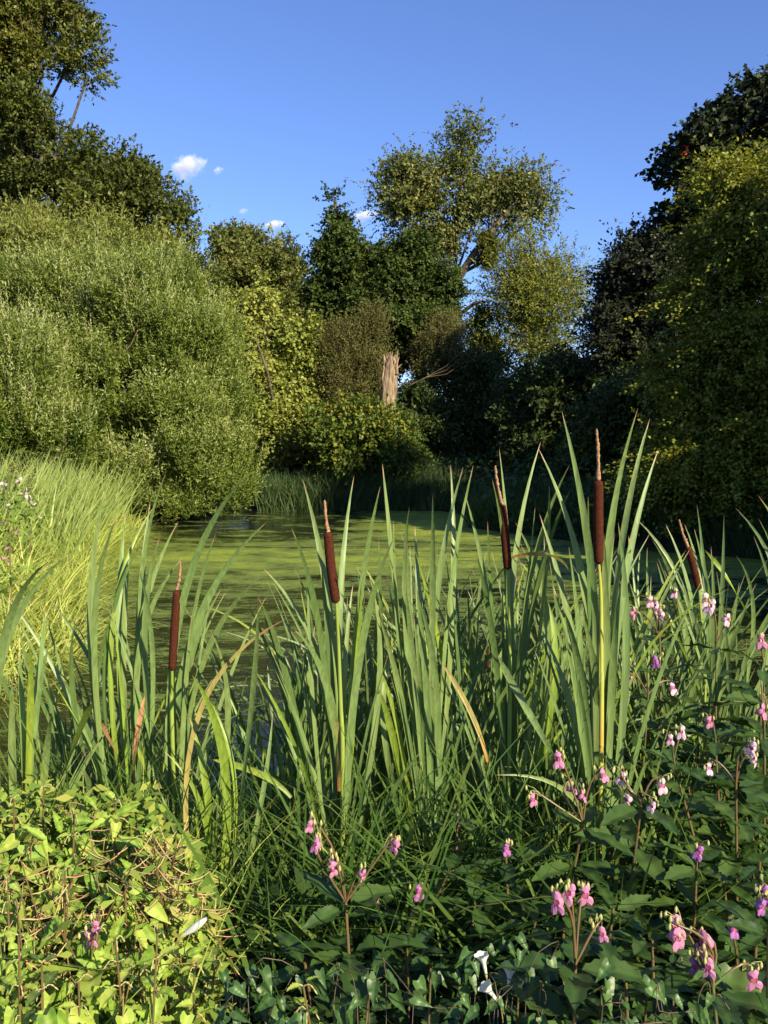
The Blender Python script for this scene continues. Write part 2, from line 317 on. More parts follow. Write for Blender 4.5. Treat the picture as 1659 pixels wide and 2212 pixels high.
wx = np.linspace(-9, 9, 19); wy = np.linspace(2.5, 40, 38); GX, GY = np.meshgrid(wx, wy)
V = np.stack([GX, GY, GX*0], -1).reshape(-1, 3); nx = len(wx); i = (np.arange(len(wy)-1)*nx)[:, None] + np.arange(nx-1)[None]
o = mk('water', V, np.stack([i, i+1, i+nx+1, i+nx], -1).reshape(-1, 4), water_material()); tag(o, kind='structure')

# ------------------------------------------------------------------ trees
SP = dict(  # clump radius, shoot length, leaves per shoot, up, out, droop, leaf length, leaf width, spread
    oak    = dict(br=.95,per=11,shr=.8, cr=.42, sl=.45, lps=9,  up=.35, out=.9, droop=.15, L=.16, W=.10, sh=16),
    willow = dict(br=.8,per=18,wand=300, cr=.34, sl=.85, lps=16, up=1.1, out=.5, droop=.15, L=.15, W=.035, sh=12),
    sallow = dict(br=.66,per=26,tight=.5,fill=.16,fhi=.78,wand=1500, cr=.26, sl=.75, lps=19, up=1.0, out=.5, droop=.0, L=.090, W=.026, sh=12),
    maple  = dict(br=.55,per=8,fl=.5, cr=.34, sl=.50, lps=8,  up=.0, out=1.0, droop=.3, L=.15, W=.12, sh=12),
    horn   = dict(br=.50,per=8, cr=.32, sl=.45, lps=9,  up=.25, out=1.0, droop=.3, L=.125, W=.09, sh=14),
    elm    = dict(br=1.1,per=8,shr=.5,tight=1.0, cr=.45, sl=.7, lps=8,  up=.25, out=.9, droop=.35, L=.18, W=.11, sh=10),
    ash    = dict(br=.9,per=6,shr=.3,tight=1.25, cr=.32, sl=.95, lps=11, up=.9, out=.6, droop=.4, L=.13, W=.05, sh=9),
    olive  = dict(br=.4,per=6, cr=.26, sl=.65, lps=14, up=1.1, out=.5, droop=.0, L=.085, W=.03, sh=13),
    gold   = dict(br=.5,per=8,fl=.5, cr=.28, sl=.60, lps=10, up=.35, out=.9, droop=.25, L=.13, W=.075, sh=10),
    spray  = dict(br=.95,per=34,fl=.18,tight=.8,flat=.4,fill=.3,fhi=.60,arm=420, cr=.22, sl=.80, lps=11, up=.08, out=1.1, droop=.35, L=.074, W=.054, sh=13),
    big    = dict(br=.6,per=8, cr=.34, sl=.40, lps=8,  up=.1, out=.9, droop=.35, L=.17, W=.15, sh=10),
)
def crown_arrays(blobs, nclump, sp, seed, gap=-9, lumpf=1.0, inner=.55, cull=None, flat=1.0):
    q = np.random.RandomState(seed); B = np.array([np.r_[b[0], b[1]] for b in blobs])   # centre, radii
    wgt = (B[:, 3]*B[:, 4]*B[:, 5])**(2/3); wgt /= wgt.sum(); br = sp.get('br', .5); per = sp.get('per', 7)
    B[:, 3:] = np.maximum(B[:, 3:] - (br*.45 + sp['sl']*.25)*sp.get('shr', 1.), B[:, 3:]*.68)
    def shell(n0, lo, hi):
        bi = q.choice(len(B), n0, p=wgt); d = norm(q.randn(n0, 3)); r = lo + (hi-lo)*q.rand(n0)**.6
        p0 = B[bi, :3] + d*B[bi, 3:]*r[:, None]
        r2 = 1 + .20*lump(p0*1.0, 1.3*lumpf, seed) + .13*lump(p0, 3.2*lumpf, seed+1)
        c = B[bi, :3] + d*B[bi, 3:]*(r*r2)[:, None]; deep = np.zeros(n0, bool)
        for k in range(len(B)): deep |= (np.linalg.norm((c-B[k, :3])/B[k, 3:], axis=1) < lo*.92) & (bi != k)
        keep = ~deep & (lump(c, 2.0*lumpf, seed+2) > gap) & (c[:, 2] > .2)
        return c[keep], norm(d[keep]/B[bi[keep], 3:]), B[bi[keep], 3:].min(1)
    nb = max(4, nclump//per); bc, bo, bm = shell(nb*3, max(inner, .72), 1.0); bc, bo = bc[:nb], bo[:nb]; bs = np.minimum(.45+1.0*q.rand(len(bc)), .15+.75*bm[:nb]/br); bt = q.rand(len(bc))
    k = q.choice(len(bc), int(nclump*.82), p=bs**2/(bs**2).sum()); off = norm(q.randn(len(k), 3))*(q.rand(len(k), 1)**.45)
    off[:, 2] = off[:, 2]*sp.get('fl', .65)+.1; c1_ = bc[k] + off*(br*bs[k])[:, None]; o1 = norm(bo[k]*.7 + off*.9); t1 = bt[k]
    c2_, o2, _ = shell(nclump, inner*.75, sp.get('fhi', .85)); c2_, o2 = c2_[:int(nclump*sp.get('fill', .18))], o2[:int(nclump*sp.get('fill', .18))]
    c = np.vstack([c1_, c2_]); o = np.vstack([o1, o2]); tc_ = np.r_[t1, np.zeros(len(c2_))]  # inner fill leaves get the darkest tint, painting shade inside the crown
    ok = c[:, 2] > .12; c, o, tc_ = c[ok], o[ok], tc_[ok]
    n = len(c); ns = sp['sh']; cc = np.repeat(c, ns, 0); oo = np.repeat(o, ns, 0); tint_c = np.repeat(tc_*.6+.4*q.rand(n), ns)
    st = cc + q.randn(len(cc), 3)*sp['cr']*np.array([1, 1, .75*sp.get('flat', 1.)])*sp.get('tight', .62); sd = norm(oo*sp['out'] + np.array([0, 0, sp['up']]) + q.randn(len(cc), 3)*.42)
    k = sp['lps']; t = (np.arange(k)+.3)/k; m = len(st)
    pos = st[:, None] + sd[:, None]*(t[None, :, None]*sp['sl']*(.5+.9*q.rand(m, 1, 1)**1.5)); pos[:, :, 2] -= (t[None]**2)*sp['droop']*sp['sl']*.8
    pos = pos.reshape(-1, 3); D = np.repeat(sd, k, 0); OO = np.repeat(oo, k, 0); N = len(pos)
    ld = norm(D*.75 + q.randn(N, 3)*.55 - np.array([0, 0, sp['droop']])); nr = OO*.7 + np.array([0, 0, .6]) + q.randn(N, 3)*.5
    sz = .7+.6*q.rand(N); pos += q.randn(N, 3)*.02
    V, F = leaves(pos, ld, nr, sp['L']*sz, sp['W']*sz)
    wv = None
    if sp.get('wand'):
        ci = np.where(o[:, 2] > .12)[0]; ci = ci[q.randint(len(ci), size=sp['wand'])]; m2 = len(ci); kk = 30; tt = (np.arange(kk)+.5)/kk
        wd = norm(o[ci]*.40 + np.array([0, 0, 1.]) + q.randn(m2, 3)*.14); ws = c[ci] + q.randn(m2, 3)*.22; wl = (.55+.75*q.rand(m2, 1, 1))
        wp = (ws[:, None] + wd[:, None]*tt[None, :, None]*wl).reshape(-1, 3); wdd = np.repeat(wd, kk, 0)
        V2, F2 = leaves(wp, norm(wdd*.8+q.randn(len(wp), 3)*.42), q.randn(len(wp), 3)+np.array([0, -.4, .3]), .085*(.7+.6*q.rand(len(wp))), .020)
        F = np.vstack([F, F2+len(V)]); V = np.vstack([V, V2]); wv = np.clip(.55+.5*np.repeat(q.rand(m2), kk)*.8+.2*q.rand(len(wp)), 0, 1)
    if sp.get('arm'):
        ci = np.where(o[:, 1] < .35)[0]; ci = ci[q.randint(len(ci), size=sp['arm'])]; m2 = len(ci); kk = 95; tt = q.rand(m2, kk)**.8
        hz = norm(o[ci]*np.array([1, 1, .15]) + q.randn(m2, 3)*np.array([.45, .45, .12])); al = .9+1.1*q.rand(m2, 1, 1)
        wp = (c[ci][:, None] + hz[:, None]*tt[..., None]*al); wp[..., 2] += .10*tt - .42*tt**2*al[..., 0]; wp = wp + q.randn(m2, kk, 3)*np.array([.15, .15, .05])*(1.15-tt[..., None]*.75); wp = wp.reshape(-1, 3)
        V2, F2 = leaves(wp, norm(np.repeat(hz, kk, 0)+q.randn(len(wp), 3)*.5-np.array([0, 0, .35])), np.array([0, -.15, 1.])+q.randn(len(wp), 3)*.35, sp['L']*(.7+.6*q.rand(len(wp))), sp['W'])
        F = np.vstack([F, F2+len(V)]); V = np.vstack([V, V2]); wv = np.clip(.25+.35*np.repeat(q.rand(m2), kk)+.45*q.rand(len(wp)), 0, 1)
    ti = np.clip(np.repeat(tint_c, k)*.55 + q.rand(N)*.45 + np.tile(t-.5, m)*.3, 0, 1)
    if wv is not None: ti = np.r_[ti, wv]
    return V, F, ti, c, o
def blob(x, y, Y, rx, ry, rd):
    return (P(x, y, Y), np.array([rx/F_*Y, rd, ry/F_*Y]))
def tree(name, label, cat, bx, Y, blobs, sp, mat, nclump, seed, tr=.16, gap=-9, bark='bark', inner=.5, group=None, extra=None, nbr=60, lumpf=1., leafscale=1., twigs=True, world=False, cull=None):
    bl = blobs if world else [blob(*b) for b in blobs]; s = dict(SP[sp])
    s['L'] *= leafscale; s['W'] *= leafscale
    V, F, ti, c, o = crown_arrays(bl, nclump, s, seed, gap, lumpf, inner, cull)
    q = np.random.RandomState(seed+50)
    x0 = P(bx, 967, Y)[0] if not world else bx; z0 = H(x0, Y)-.15; root = np.array([x0, Y, z0])
    e = empty(name, root); tag(e, label, cat, group)
    ctr = np.array([b[0] for b in bl]); top = ctr[np.argmax(ctr[:, 2])]
    mid = root*.55 + top*.45 + np.array([.2, 0, 0]); mid[2] = root[2] + (top[2]-root[2])*.45
    tp = catmull([root, root*.8+mid*.2+q.randn(3)*.05, mid, top], 14); tr_ = np.linspace(1, .28, 14)*tr; tr_[0] *= 1.5
    A, B_ = tubes([(tp-root, tr_)], 9); mk('trunk', A, B_, M[bark], e, smooth=True)
    sp1 = []; nodes = [tp[4:]]
    for cb, rb in bl:
        d = np.linalg.norm(tp-cb, axis=1); k = max(3, int(np.argmin(d + (tp[:, 2] > cb[2]-.2)*2)) - 1)
        m_ = tp[k]*.5+cb*.5 + np.array([0, 0, -.12*np.linalg.norm(cb-tp[k])]) + q.randn(3)*.12
        l = catmull([tp[k], m_, cb], 9); sp1.append((l-root, np.linspace(.5, .16, 9)*tr)); nodes.append(l[2:])
    if extra: sp1 += [(np.array(p_)-root, r_) for p_, r_ in extra]
    for s_ in sp1: A, B_ = tubes([s_], 7); mk('limb', A, B_, M[bark], e, smooth=True)
    if nbr and len(c):
        nd = np.vstack(nodes); sp2 = []
        for k in q.choice(len(c), min(nbr, len(c)), replace=False):
            a = nd[np.argmin(np.linalg.norm(nd-c[k], axis=1))]; tipp = c[k] + o[k]*.35
            mm = a*.5+tipp*.5 + q.randn(3)*.1*np.linalg.norm(tipp-a)*.6; l = catmull([a, mm, tipp], 6)
            sp2.append((l-root, np.linspace(.16, .03, 6)*tr)); 
            if k % 3 == 0: nd = np.vstack([nd, l[2:5]])
        A, B_ = tubes(sp2, 4); mk('branches', A, B_, M[bark], e)
    mk('crown', V-root, F, M[mat], e, tint=ti)
    return e, root

WOODS = 'trees and tall shrubs round the pond'
tree('oak_tree', 'tall oak with an open airy crown rising above everything at far left', 'tree', -60, 36,
     [(-40,60,36,120,130,3), (90,30,36,80,80,2.5), (165,105,35,60,50,1.8), (190,165,35,45,30,1.3), (90,150,35,70,55,2), (20,200,35,90,70,2.5), (-80,330,36,150,150,3.5)],
     'oak', 'oak', 700, 11, .22, gap=-.42, inner=.35, nbr=140, leafscale=.9)
tree('oak_tree', 'broad oak whose rounded crown slopes down behind the olive willow', 'tree', 90, 33,
     [(90,330,33,130,105,3), (40,290,33,90,75,2.5), (190,370,33,100,80,2.5), (290,430,33,85,75,2.4), (355,480,33,62,68,2), (385,560,33,55,75,2), (200,520,33,170,120,3), (420,610,33,50,60,1.5)],
     'oak', 'oak2', 760, 12, .35, inner=.5, leafscale=.85)
tree('willow_tree', 'tall olive green willow with upright wispy shoots behind the rounded willow', 'tree', 120, 28,
     [(140,620,28,160,165,2.6), (40,670,28,150,170,2.8), (270,615,28,130,120,2.3), (350,680,28,110,110,2.2), (180,520,28,90,75,1.6), (60,545,28,80,65,1.6)],
     'willow', 'willow', 820, 13, .28, inner=.55)
tree('willow_bush', 'big rounded silver green willow bush leaning over the pond', 'bush', 300, 24,
     [(285,840,24,250,235,2.9), (180,730,24,180,160,2.6), (390,760,24,150,160,2.5), (440,930,24,120,170,2.2), (300,1010,23.3,200,110,2.2), (250,650,24,170,80,2.0), (265,800,24.9,130,120,1.6), (480,1030,23.5,80,75,1.6), (395,1075,23,150,60,1.6)],
     'sallow', 'sallow', 2700, 14, .16, gap=-.8, inner=.62, bark='palebark', nbr=170, lumpf=1.5)
tree('willow_bush', 'bright green willow bush at the left edge behind the bank grass', 'bush', -20, 20,
     [(-40,860,20,140,130,1.9), (60,830,20,80,80,1.5), (30,930,20,120,75,1.6), (150,950,20,70,65,1.2), (-100,760,20,120,100,1.8)],
     'sallow', 'sallow', 950, 15, .12, gap=-.8, inner=.6, bark='palebark', nbr=80, lumpf=1.5)
tree('shrub', 'dark thicket glimpsed through the gaps of the rounded willow', 'shrub', 270, 27.5, [(270,840,27.5,150,120,1.3), (120,860,27.5,120,120,1.3), (400,900,27.5,90,90,1.2)], 'gold', 'shade', 260, 34, .09, inner=.2, nbr=20, leafscale=1.3)  # added backing; its dark leaves stand in for shade inside the willow
tree('broadleaf_tree', 'yellow green broad tree just right of the willows against the sky', 'tree', 540, 44,
     [(505,545,44,48,62,2.2), (560,560,44,55,60,2.4), (530,640,44,85,80,3), (590,680,44,60,110,2.6), (480,660,44,50,90,2.3), (500,500,44,28,30,1.2)],
     'oak', 'elm', 420, 16, .3, inner=.5, leafscale=1.0)
tree('conifer_tree', 'small pointed olive tree between the yellow green tree and the dark spire', 'tree', 632, 46,
     [(622,565,46,22,42,1.1), (632,610,46,38,50,1.5), (640,680,46,50,80,2.0), (618,530,46,10,18,.5), (655,760,46,50,80,2)],
     'oak', 'oak2', 260, 17, .2, leafscale=.8)
tree('maple_tree', 'yellow maple glowing beside the big willow bush', 'tree', 600, 31,
     [(520,680,31,40,70,1.4), (545,760,31,55,70,1.6), (640,740,31,45,65,1.5), (600,850,31,75,70,1.9), (650,920,30.5,60,65,1.6), (600,940,30.5,75,70,1.8), (690,905,30.5,26,40,1.0), (560,640,31,24,40,1.0), (640,830,31,60,60,1.5)],
     'maple', 'yellow', 560, 18, .14, gap=-.5, inner=.5, nbr=70, leafscale=.8, lumpf=1.4,
     extra=[([P(553,735,28.7), P(565,765,28.6), P(578,805,28.6), P(590,870,29.5)], [.03, .04, .045, .06])])
tree('hornbeam_tree', 'dark green conical tree with a thin spire on top', 'tree', 745, 36,
     [(724,430,36,6,18,.2), (727,465,36,13,26,.4), (732,505,36,24,36,.8), (738,550,36,44,50,1.4), (745,600,36,62,60,1.9), (750,660,36,82,80,2.4), (800,600,36,46,60,1.6), (805,550,36,26,36,.9), (700,690,36,40,100,1.8), (760,780,36,90,110,2.6), (800,700,36,70,100,2.4)],
     'horn', 'horn', 1150, 19, .25, inner=.6, lumpf=1.3)
tree('hornbeam_tree', 'dark green domed tree to the right of the spired one', 'tree', 905, 35,
     [(900,590,35,60,70,2.0), (870,640,35,55,80,2.0), (940,650,35,48,80,1.9), (890,720,35,90,90,2.4), (945,730,35,42,90,1.8)],
     'horn', 'horn', 720, 20, .22, inner=.6, lumpf=1.3)
tl = P(958,680,46)
tree('elm_tree', 'tallest airy tree in the middle with a bare leaning limb and open crown', 'tree', 940, 46,
     [(1000,310,46,42,36,1.5), (985,360,46,36,45,1.5), (900,395,46,55,50,2.0), (860,460,46,42,50,1.8), (930,475,46,65,55,2.2), (1070,395,46,52,46,2.0), (1130,415,46,52,55,2.0), (1115,475,46,58,36,1.7), (1165,450,46,24,42,1.2), (865,540,46,48,40,1.7), (985,440,46,36,50,1.4), (1030,450,46,30,46,1.2), (950,550,46,40,40,1.5)],
     'elm', 'elm', 600, 21, .17, gap=-.12, inner=.3, nbr=200, leafscale=.9,
     extra=[([P(945,720,46), P(985,610,45.5), P(1025,545,45.2), P(1065,495,45), P(1110,440,45), P(1135,410,45)], [.24, .21, .18, .15, .09, .04]),
            ([P(1065,495,45), P(1062,450,45), P(1070,400,45), P(1085,370,45)], [.09, .07, .05, .03]),
            ([P(955,640,46), P(975,540,46), P(985,470,46), P(1000,380,46), P(998,300,46)], [.15, .13, .10, .07, .03]),
            ([P(1025,545,45.2), P(1045,560,45), P(1075,558,45)], [.10, .08, .05]),
            ([P(960,720,46), P(985,685,45), P(1025,655,44.5), P(1060,650,44)], [.14, .12, .09, .05]),
            ([P(965,740,46), P(1000,710,45), P(1045,690,44.5)], [.12, .10, .07])])
e, r0 = None, None
V, F, ti, c, o_ = crown_arrays([blob(1052,530,45,24,30,.75)], 60, dict(br=.25, cr=.13, sl=.5, lps=14, up=-.3, out=.9, droop=.5, L=.13, W=.045, sh=12), 22, inner=.3)
cc = P(1052,530,45); e = empty('mistletoe', cc); tag(e, 'round hanging mistletoe ball on the bare leaning limb', 'mistletoe'); mk('leafy_ball', V-cc, F, M['mistle'], e, tint=ti)
tw = [([np.zeros(3), v*.3, v*.62], [.02, .012, .006]) for v in norm(rs.randn(40, 3)+np.array([0, 0, -.3]))]
A, B_ = tubes(tw, 4); mk('twigs', A, B_, M['bark'], e)
tree('ash_tree', 'pale feathery tree with wispy shoots and sky showing through', 'tree', 1140, 38,
     [(1125,640,38,55,90,1.6), (1180,690,38,60,80,1.6), (1205,620,38,35,70,1.1), (1140,740,38,95,55,1.8), (1075,745,38,40,45,1.2), (1240,710,38,28,50,1.0), (1145,560,38,35,55,1.0), (1095,560,38,22,35,.7)],
     'ash', 'ash', 460, 23, .15, gap=-.30, inner=.25, nbr=190, leafscale=1.0)
tree('ivy_clad_tree', 'narrow ivy covered trunk standing below the mistletoe limb', 'tree', 1042, 39,
     [(1042,690,39,22,38,.6), (1040,760,39,24,60,.7), (1045,840,39,28,60,.8)], 'horn', 'gold', 150, 24, .2, inner=.5, leafscale=.8)
for k, (lab, bx, Y, bl, nn) in enumerate([
    ('olive grey sallow rounded above and left of the broken trunk', 770, 31, [(765,760,31,58,70,1.4), (790,720,31,38,40,1.0), (730,830,31,50,70,1.3), (800,820,31,35,70,1.2), (760,880,31,70,60,1.5)], 420),
    ('olive sallow with thin bare wands right of the broken trunk', 950, 32, [(955,760,32,45,60,1.3), (975,720,32,24,40,.9), (930,800,32,45,55,1.3)], 260)]):
    ex = None
    if k == 1:
        ex = [([P(880,835,30), P(920,815,30), P(965,790+j*9,30), P(1010,745+j*16,30)], [.012, .010, .008, .004]) for j in range(3)]
        ex += [([P(865,830,30), P(890,825+j*3,29.8), P(925,825-j*10,29.6)], [.010, .008, .004]) for j in range(2)]
    tree('sallow_bush', lab, 'bush', bx, Y, bl, 'olive', 'olive', nn, 30+k, .09, inner=.5, bark='palebark', extra=ex)
tree('shrub', 'arching shrub with leaves turning gold under the broken trunk', 'shrub', 800, 27.8,
     [(780,925,28,80,45,1.6), (720,950,28,60,50,1.4), (850,945,27.8,45,40,1.3), (780,975,28,85,45,1.4), (870,975,27.5,30,40,.9)],
     'gold', 'gold', 430, 33, .08, gap=-.5, inner=.5, nbr=60, lumpf=1.4)
for k, (lab, bx, Y, bl, nn, mt) in enumerate([
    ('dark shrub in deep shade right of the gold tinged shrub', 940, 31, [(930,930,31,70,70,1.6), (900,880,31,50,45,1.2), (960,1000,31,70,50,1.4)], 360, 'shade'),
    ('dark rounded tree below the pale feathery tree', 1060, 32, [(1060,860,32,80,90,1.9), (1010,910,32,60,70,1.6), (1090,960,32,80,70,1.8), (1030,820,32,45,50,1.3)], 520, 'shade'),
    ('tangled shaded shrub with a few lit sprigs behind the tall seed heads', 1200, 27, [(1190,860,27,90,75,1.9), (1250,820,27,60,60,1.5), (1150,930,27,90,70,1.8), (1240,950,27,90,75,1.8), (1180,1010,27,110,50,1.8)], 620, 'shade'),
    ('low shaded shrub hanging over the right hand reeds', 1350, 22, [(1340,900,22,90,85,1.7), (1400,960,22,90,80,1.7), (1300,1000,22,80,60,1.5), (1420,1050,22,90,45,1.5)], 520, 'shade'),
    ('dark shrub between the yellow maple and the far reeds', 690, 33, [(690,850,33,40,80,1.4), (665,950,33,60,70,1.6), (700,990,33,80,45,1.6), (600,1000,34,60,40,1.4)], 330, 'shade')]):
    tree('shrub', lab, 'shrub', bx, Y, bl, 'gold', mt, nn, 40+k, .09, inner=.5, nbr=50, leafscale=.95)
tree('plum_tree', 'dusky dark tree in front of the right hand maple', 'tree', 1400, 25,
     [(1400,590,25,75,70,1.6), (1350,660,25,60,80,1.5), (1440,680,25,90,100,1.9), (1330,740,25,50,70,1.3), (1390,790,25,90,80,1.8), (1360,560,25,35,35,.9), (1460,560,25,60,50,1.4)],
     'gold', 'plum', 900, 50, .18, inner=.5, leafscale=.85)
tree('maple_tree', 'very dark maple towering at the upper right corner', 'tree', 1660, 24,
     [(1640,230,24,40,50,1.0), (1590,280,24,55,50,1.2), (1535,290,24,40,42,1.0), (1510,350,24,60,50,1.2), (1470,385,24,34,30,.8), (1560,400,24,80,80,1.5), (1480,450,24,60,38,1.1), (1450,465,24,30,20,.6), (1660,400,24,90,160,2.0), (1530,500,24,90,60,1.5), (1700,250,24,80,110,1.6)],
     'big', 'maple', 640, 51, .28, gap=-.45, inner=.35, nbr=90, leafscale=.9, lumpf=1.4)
tree('field_maple_tree', 'layered yellow green tree filling the right edge', 'tree', 1680, 17.5,
     [(1650,410,17.5,70,85,1.3), (1575,400,17.5,55,40,.8), (1630,520,17.5,100,80,1.4), (1545,540,17.5,45,35,.9), (1680,640,17.5,130,110,1.6), (1570,660,17.5,70,60,1.1), (1620,780,17.5,130,90,1.6), (1510,790,17,60,40,.8), (1570,900,17,140,90,1.6), (1660,950,17,150,120,1.7), (1480,950,17,80,70,1.1), (1530,1040,16.8,120,60,1.3), (1640,1090,16.5,110,50,1.2), (1420,800,17,50,26,.6)],
     'spray', 'field', 1500, 52, .2, gap=-.62, inner=.5, nbr=120, lumpf=2.0)

# broken dead trunk
def snag():
    Y = 28.2; b = P(835, 900, Y); t = P(845, 782, Y); r = .225; n, s = 26, 22
    e = empty('dead_trunk', b); tag(e, 'pale broken dead trunk with a splintered top among the shrubs', 'dead tree')
    z = np.linspace(-1.6, 1, n); a = np.linspace(0, 2*np.pi, s, endpoint=False); V = []
    for i_, zz in enumerate(z):
        c_ = b*(1-zz)+t*zz if zz > 0 else b + np.array([0, 0, zz*(t-b)[2]])
        for j, aa in enumerate(a):
            rr = r*(1.15-.2*max(zz, 0))*(1+.10*math.sin(aa*5+zz*2)+.06*math.sin(aa*11+zz*5)+.04*rs.randn())
            top = 0
            if zz > .78: top = (zz-.78)/.22*(.42*math.sin(aa*3+1)+.35*rs.randn()*.8)*.38
            V.append(c_ + np.array([rr*math.cos(aa), rr*math.sin(aa), top]) - b)
    F = [[i_*s+j, i_*s+(j+1) % s, (i_+1)*s+(j+1) % s, (i_+1)*s+j] for i_ in range(n-1) for j in range(s)]
    mk('broken_trunk', np.array(V), F, M['deadwood'], e)
    sp = []
    for k in range(34):
        aa = rs.rand()*6.28; rr = r*(.35+.65*rs.rand()); p0 = t + np.array([rr*math.cos(aa), rr*math.sin(aa), -.4]); h = .25+.4*(.5+.5*math.sin(aa*2.3+2.2))+.35*rs.rand()**2
        sp.append((np.array([p0, p0+np.array([0, 0, h*.6]), p0+np.array([rs.randn()*.09, 0, h])])-b, [.05, .035+.02*rs.rand(), .003]))
    for k in range(9):   # torn strips of bark hanging on the left side
        p0 = t + np.array([-r*1.02, -.12+.02*k, -.1-.2*rs.rand()]); sp.append((np.array([p0, p0+np.array([-.06, -.03, -.35]), p0+np.array([-.02, -.05, -.7])])-b, [.03, .035, .008]))
    A, B_ = tubes(sp, 5); mk('splinters', A, B_, M['deadwood'], e)
snag()
# scarlet sprays and the far wood
V, F, ti, c, o_ = crown_arrays([blob(1488,330,23.0,5,6,.10), blob(1524,458,19.0,7,6,.12)], 6, dict(cr=.05, sl=.15, lps=8, up=-.2, out=.8, droop=.5, L=.07, W=.05, br=.1, sh=4), 60)
cc = P(1500,400,22.4); tag(mk('virginia_creeper', V-cc, F, M['berry'], None, tint=ti, loc=cc), 'scarlet sprigs of creeper on the dark maple', 'creeper')
bl = [(np.array([x, 62+8*math.sin(x), 3.0]), np.array([6, 4, 3.2+.8*math.sin(x*.7)])) for x in np.arange(-48, 60, 7)]
V, F, ti, c, o_ = crown_arrays(bl, 1500, dict(cr=.8, sl=.8, lps=7, up=.3, out=.9, droop=.2, L=.38, W=.26, sh=9), 61, inner=.5)
tag(mk('woodland', V, F, M['far'], None, tint=ti), 'dim low woodland closing the view behind the pond trees', 'woodland', kind='stuff')
def crown_stuff(name, label, boxes, n, matn, L, W, seed):
    q = np.random.RandomState(seed); pos = []
    for (x0, x1, y0, y1, z0, z1, k) in boxes:
        m = int(n*k); x = x0+(x1-x0)*q.rand(m); y = y0+(y1-y0)*q.rand(m); pos.append(np.stack([x, y, height(x, y)+z0+(z1-z0)*q.rand(m)**1.3], 1))
    pos = np.vstack(pos); pos = pos[pond_d(pos[:, 0], pos[:, 1]) > -.3]; N = len(pos); sz = .6+.8*q.rand(N)
    V, F = leaves(pos, q.randn(N, 3)*np.array([1, 1, .5]), np.array([0, 0, 1.])+q.randn(N, 3)*.45+np.array([0, -.35, 0]), L*sz, W*sz)
    return tag(mk(name, V, F, M[matn], None, tint=q.rand(N)), label, 'undergrowth', kind='stuff')
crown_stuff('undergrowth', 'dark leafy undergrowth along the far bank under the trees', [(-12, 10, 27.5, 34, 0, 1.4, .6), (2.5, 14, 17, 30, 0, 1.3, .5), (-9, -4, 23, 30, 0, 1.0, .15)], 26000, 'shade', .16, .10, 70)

# unseen trees and a bush, added and shaped to cast shade from the right
def wb(x, y, z, rx, ry, rz): return (np.array([x, y, z], float), np.array([rx, ry, rz], float))
SHADE_TREES = [
  ('lime_tree', 'tall lime standing on the right bank beyond the frame', 12.8, 9.2, [wb(12.6,9.3,5.2,1.7,1.7,4.0), wb(12.4,9.6,8.2,1.4,1.4,1.6), wb(14.6,8.2,4.5,2.3,2.3,2.8)]),
  ('lime_tree', 'second lime on the right bank closer to the viewer', 18.5, 3.5, [wb(18.5,3.5,6,3.2,3.2,4.2), wb(17,4.5,8.5,2.4,2.4,2.4)]),
  ('lime_tree', 'lime by the water just outside the right edge', 10.6, 9.6, [wb(10.8,9.6,3.0,2.3,2.3,2.6), wb(9.6,10.8,2.2,1.5,1.6,1.7)]),
  ('lime_tree', 'slim tall lime between the frame edge and the layered tree', 11.3, 11.4, [wb(11.3,11.4,5.0,1.6,1.6,3.8), wb(11.2,11.5,8.0,1.2,1.2,1.5)]),
  ('willow_tree', 'waterside willow beyond the right edge nearer the viewer', 9.2, 7.4, [wb(9.3,7.4,2.6,1.9,1.9,2.2), wb(8.4,8.4,1.9,1.2,1.3,1.5)])]  # last tree added to widen the shade over the pond
for k, (nm, lab, x, y, bl) in enumerate(SHADE_TREES):
    tree(nm, lab, 'tree', x, y, bl, 'big', 'shade', 600 if k < 2 else 420, 80+k, .22, inner=.3, leafscale=1.6, world=True, nbr=30)
tree('hazel_bush', 'hazel bush behind the viewer to the right', 'bush', 4.2, -1.9,  # added out of view, outline shaped for the foreground shade
     [wb(4.5,-2.1,1.55,1.75,.8,1.15), wb(3.6,-1.8,1.2,.95,.7,.9), wb(6.2,-2.4,2.0,1.3,.9,1.5)], 'big', 'shade', 900, 90, .05, inner=.2, leafscale=.75, world=True, nbr=30)

# ------------------------------------------------------------------ grasses
def scatter(n, fn, seed):
    q = np.random.RandomState(seed); return fn(q, n)
def put_grass(name, label, root, L, w_, lean, arch, matn, az=None, seed=0, cat='grass'):
    q = np.random.RandomState(seed); n = len(root)
    az = q.rand(n)*6.283 if az is None else az + q.randn(n)*.6
    V, F = grass(root, az, lean*(.3+q.rand(n)), L*(.55+.6*q.rand(n)), w_*(.6+.7*q.rand(n)), arch*(.2+1.2*q.rand(n)))
    ti = np.repeat(np.clip(q.rand(n)*.8+.1*q.randn(n), 0, 1), 5)
    return tag(mk(name, V, F, M[matn], None, tint=ti), label, cat, kind='stuff')
def on_ground(x, y): return np.stack([x, y, np.maximum(height(x, y), -.06)-.03], 1)
LAZ = []
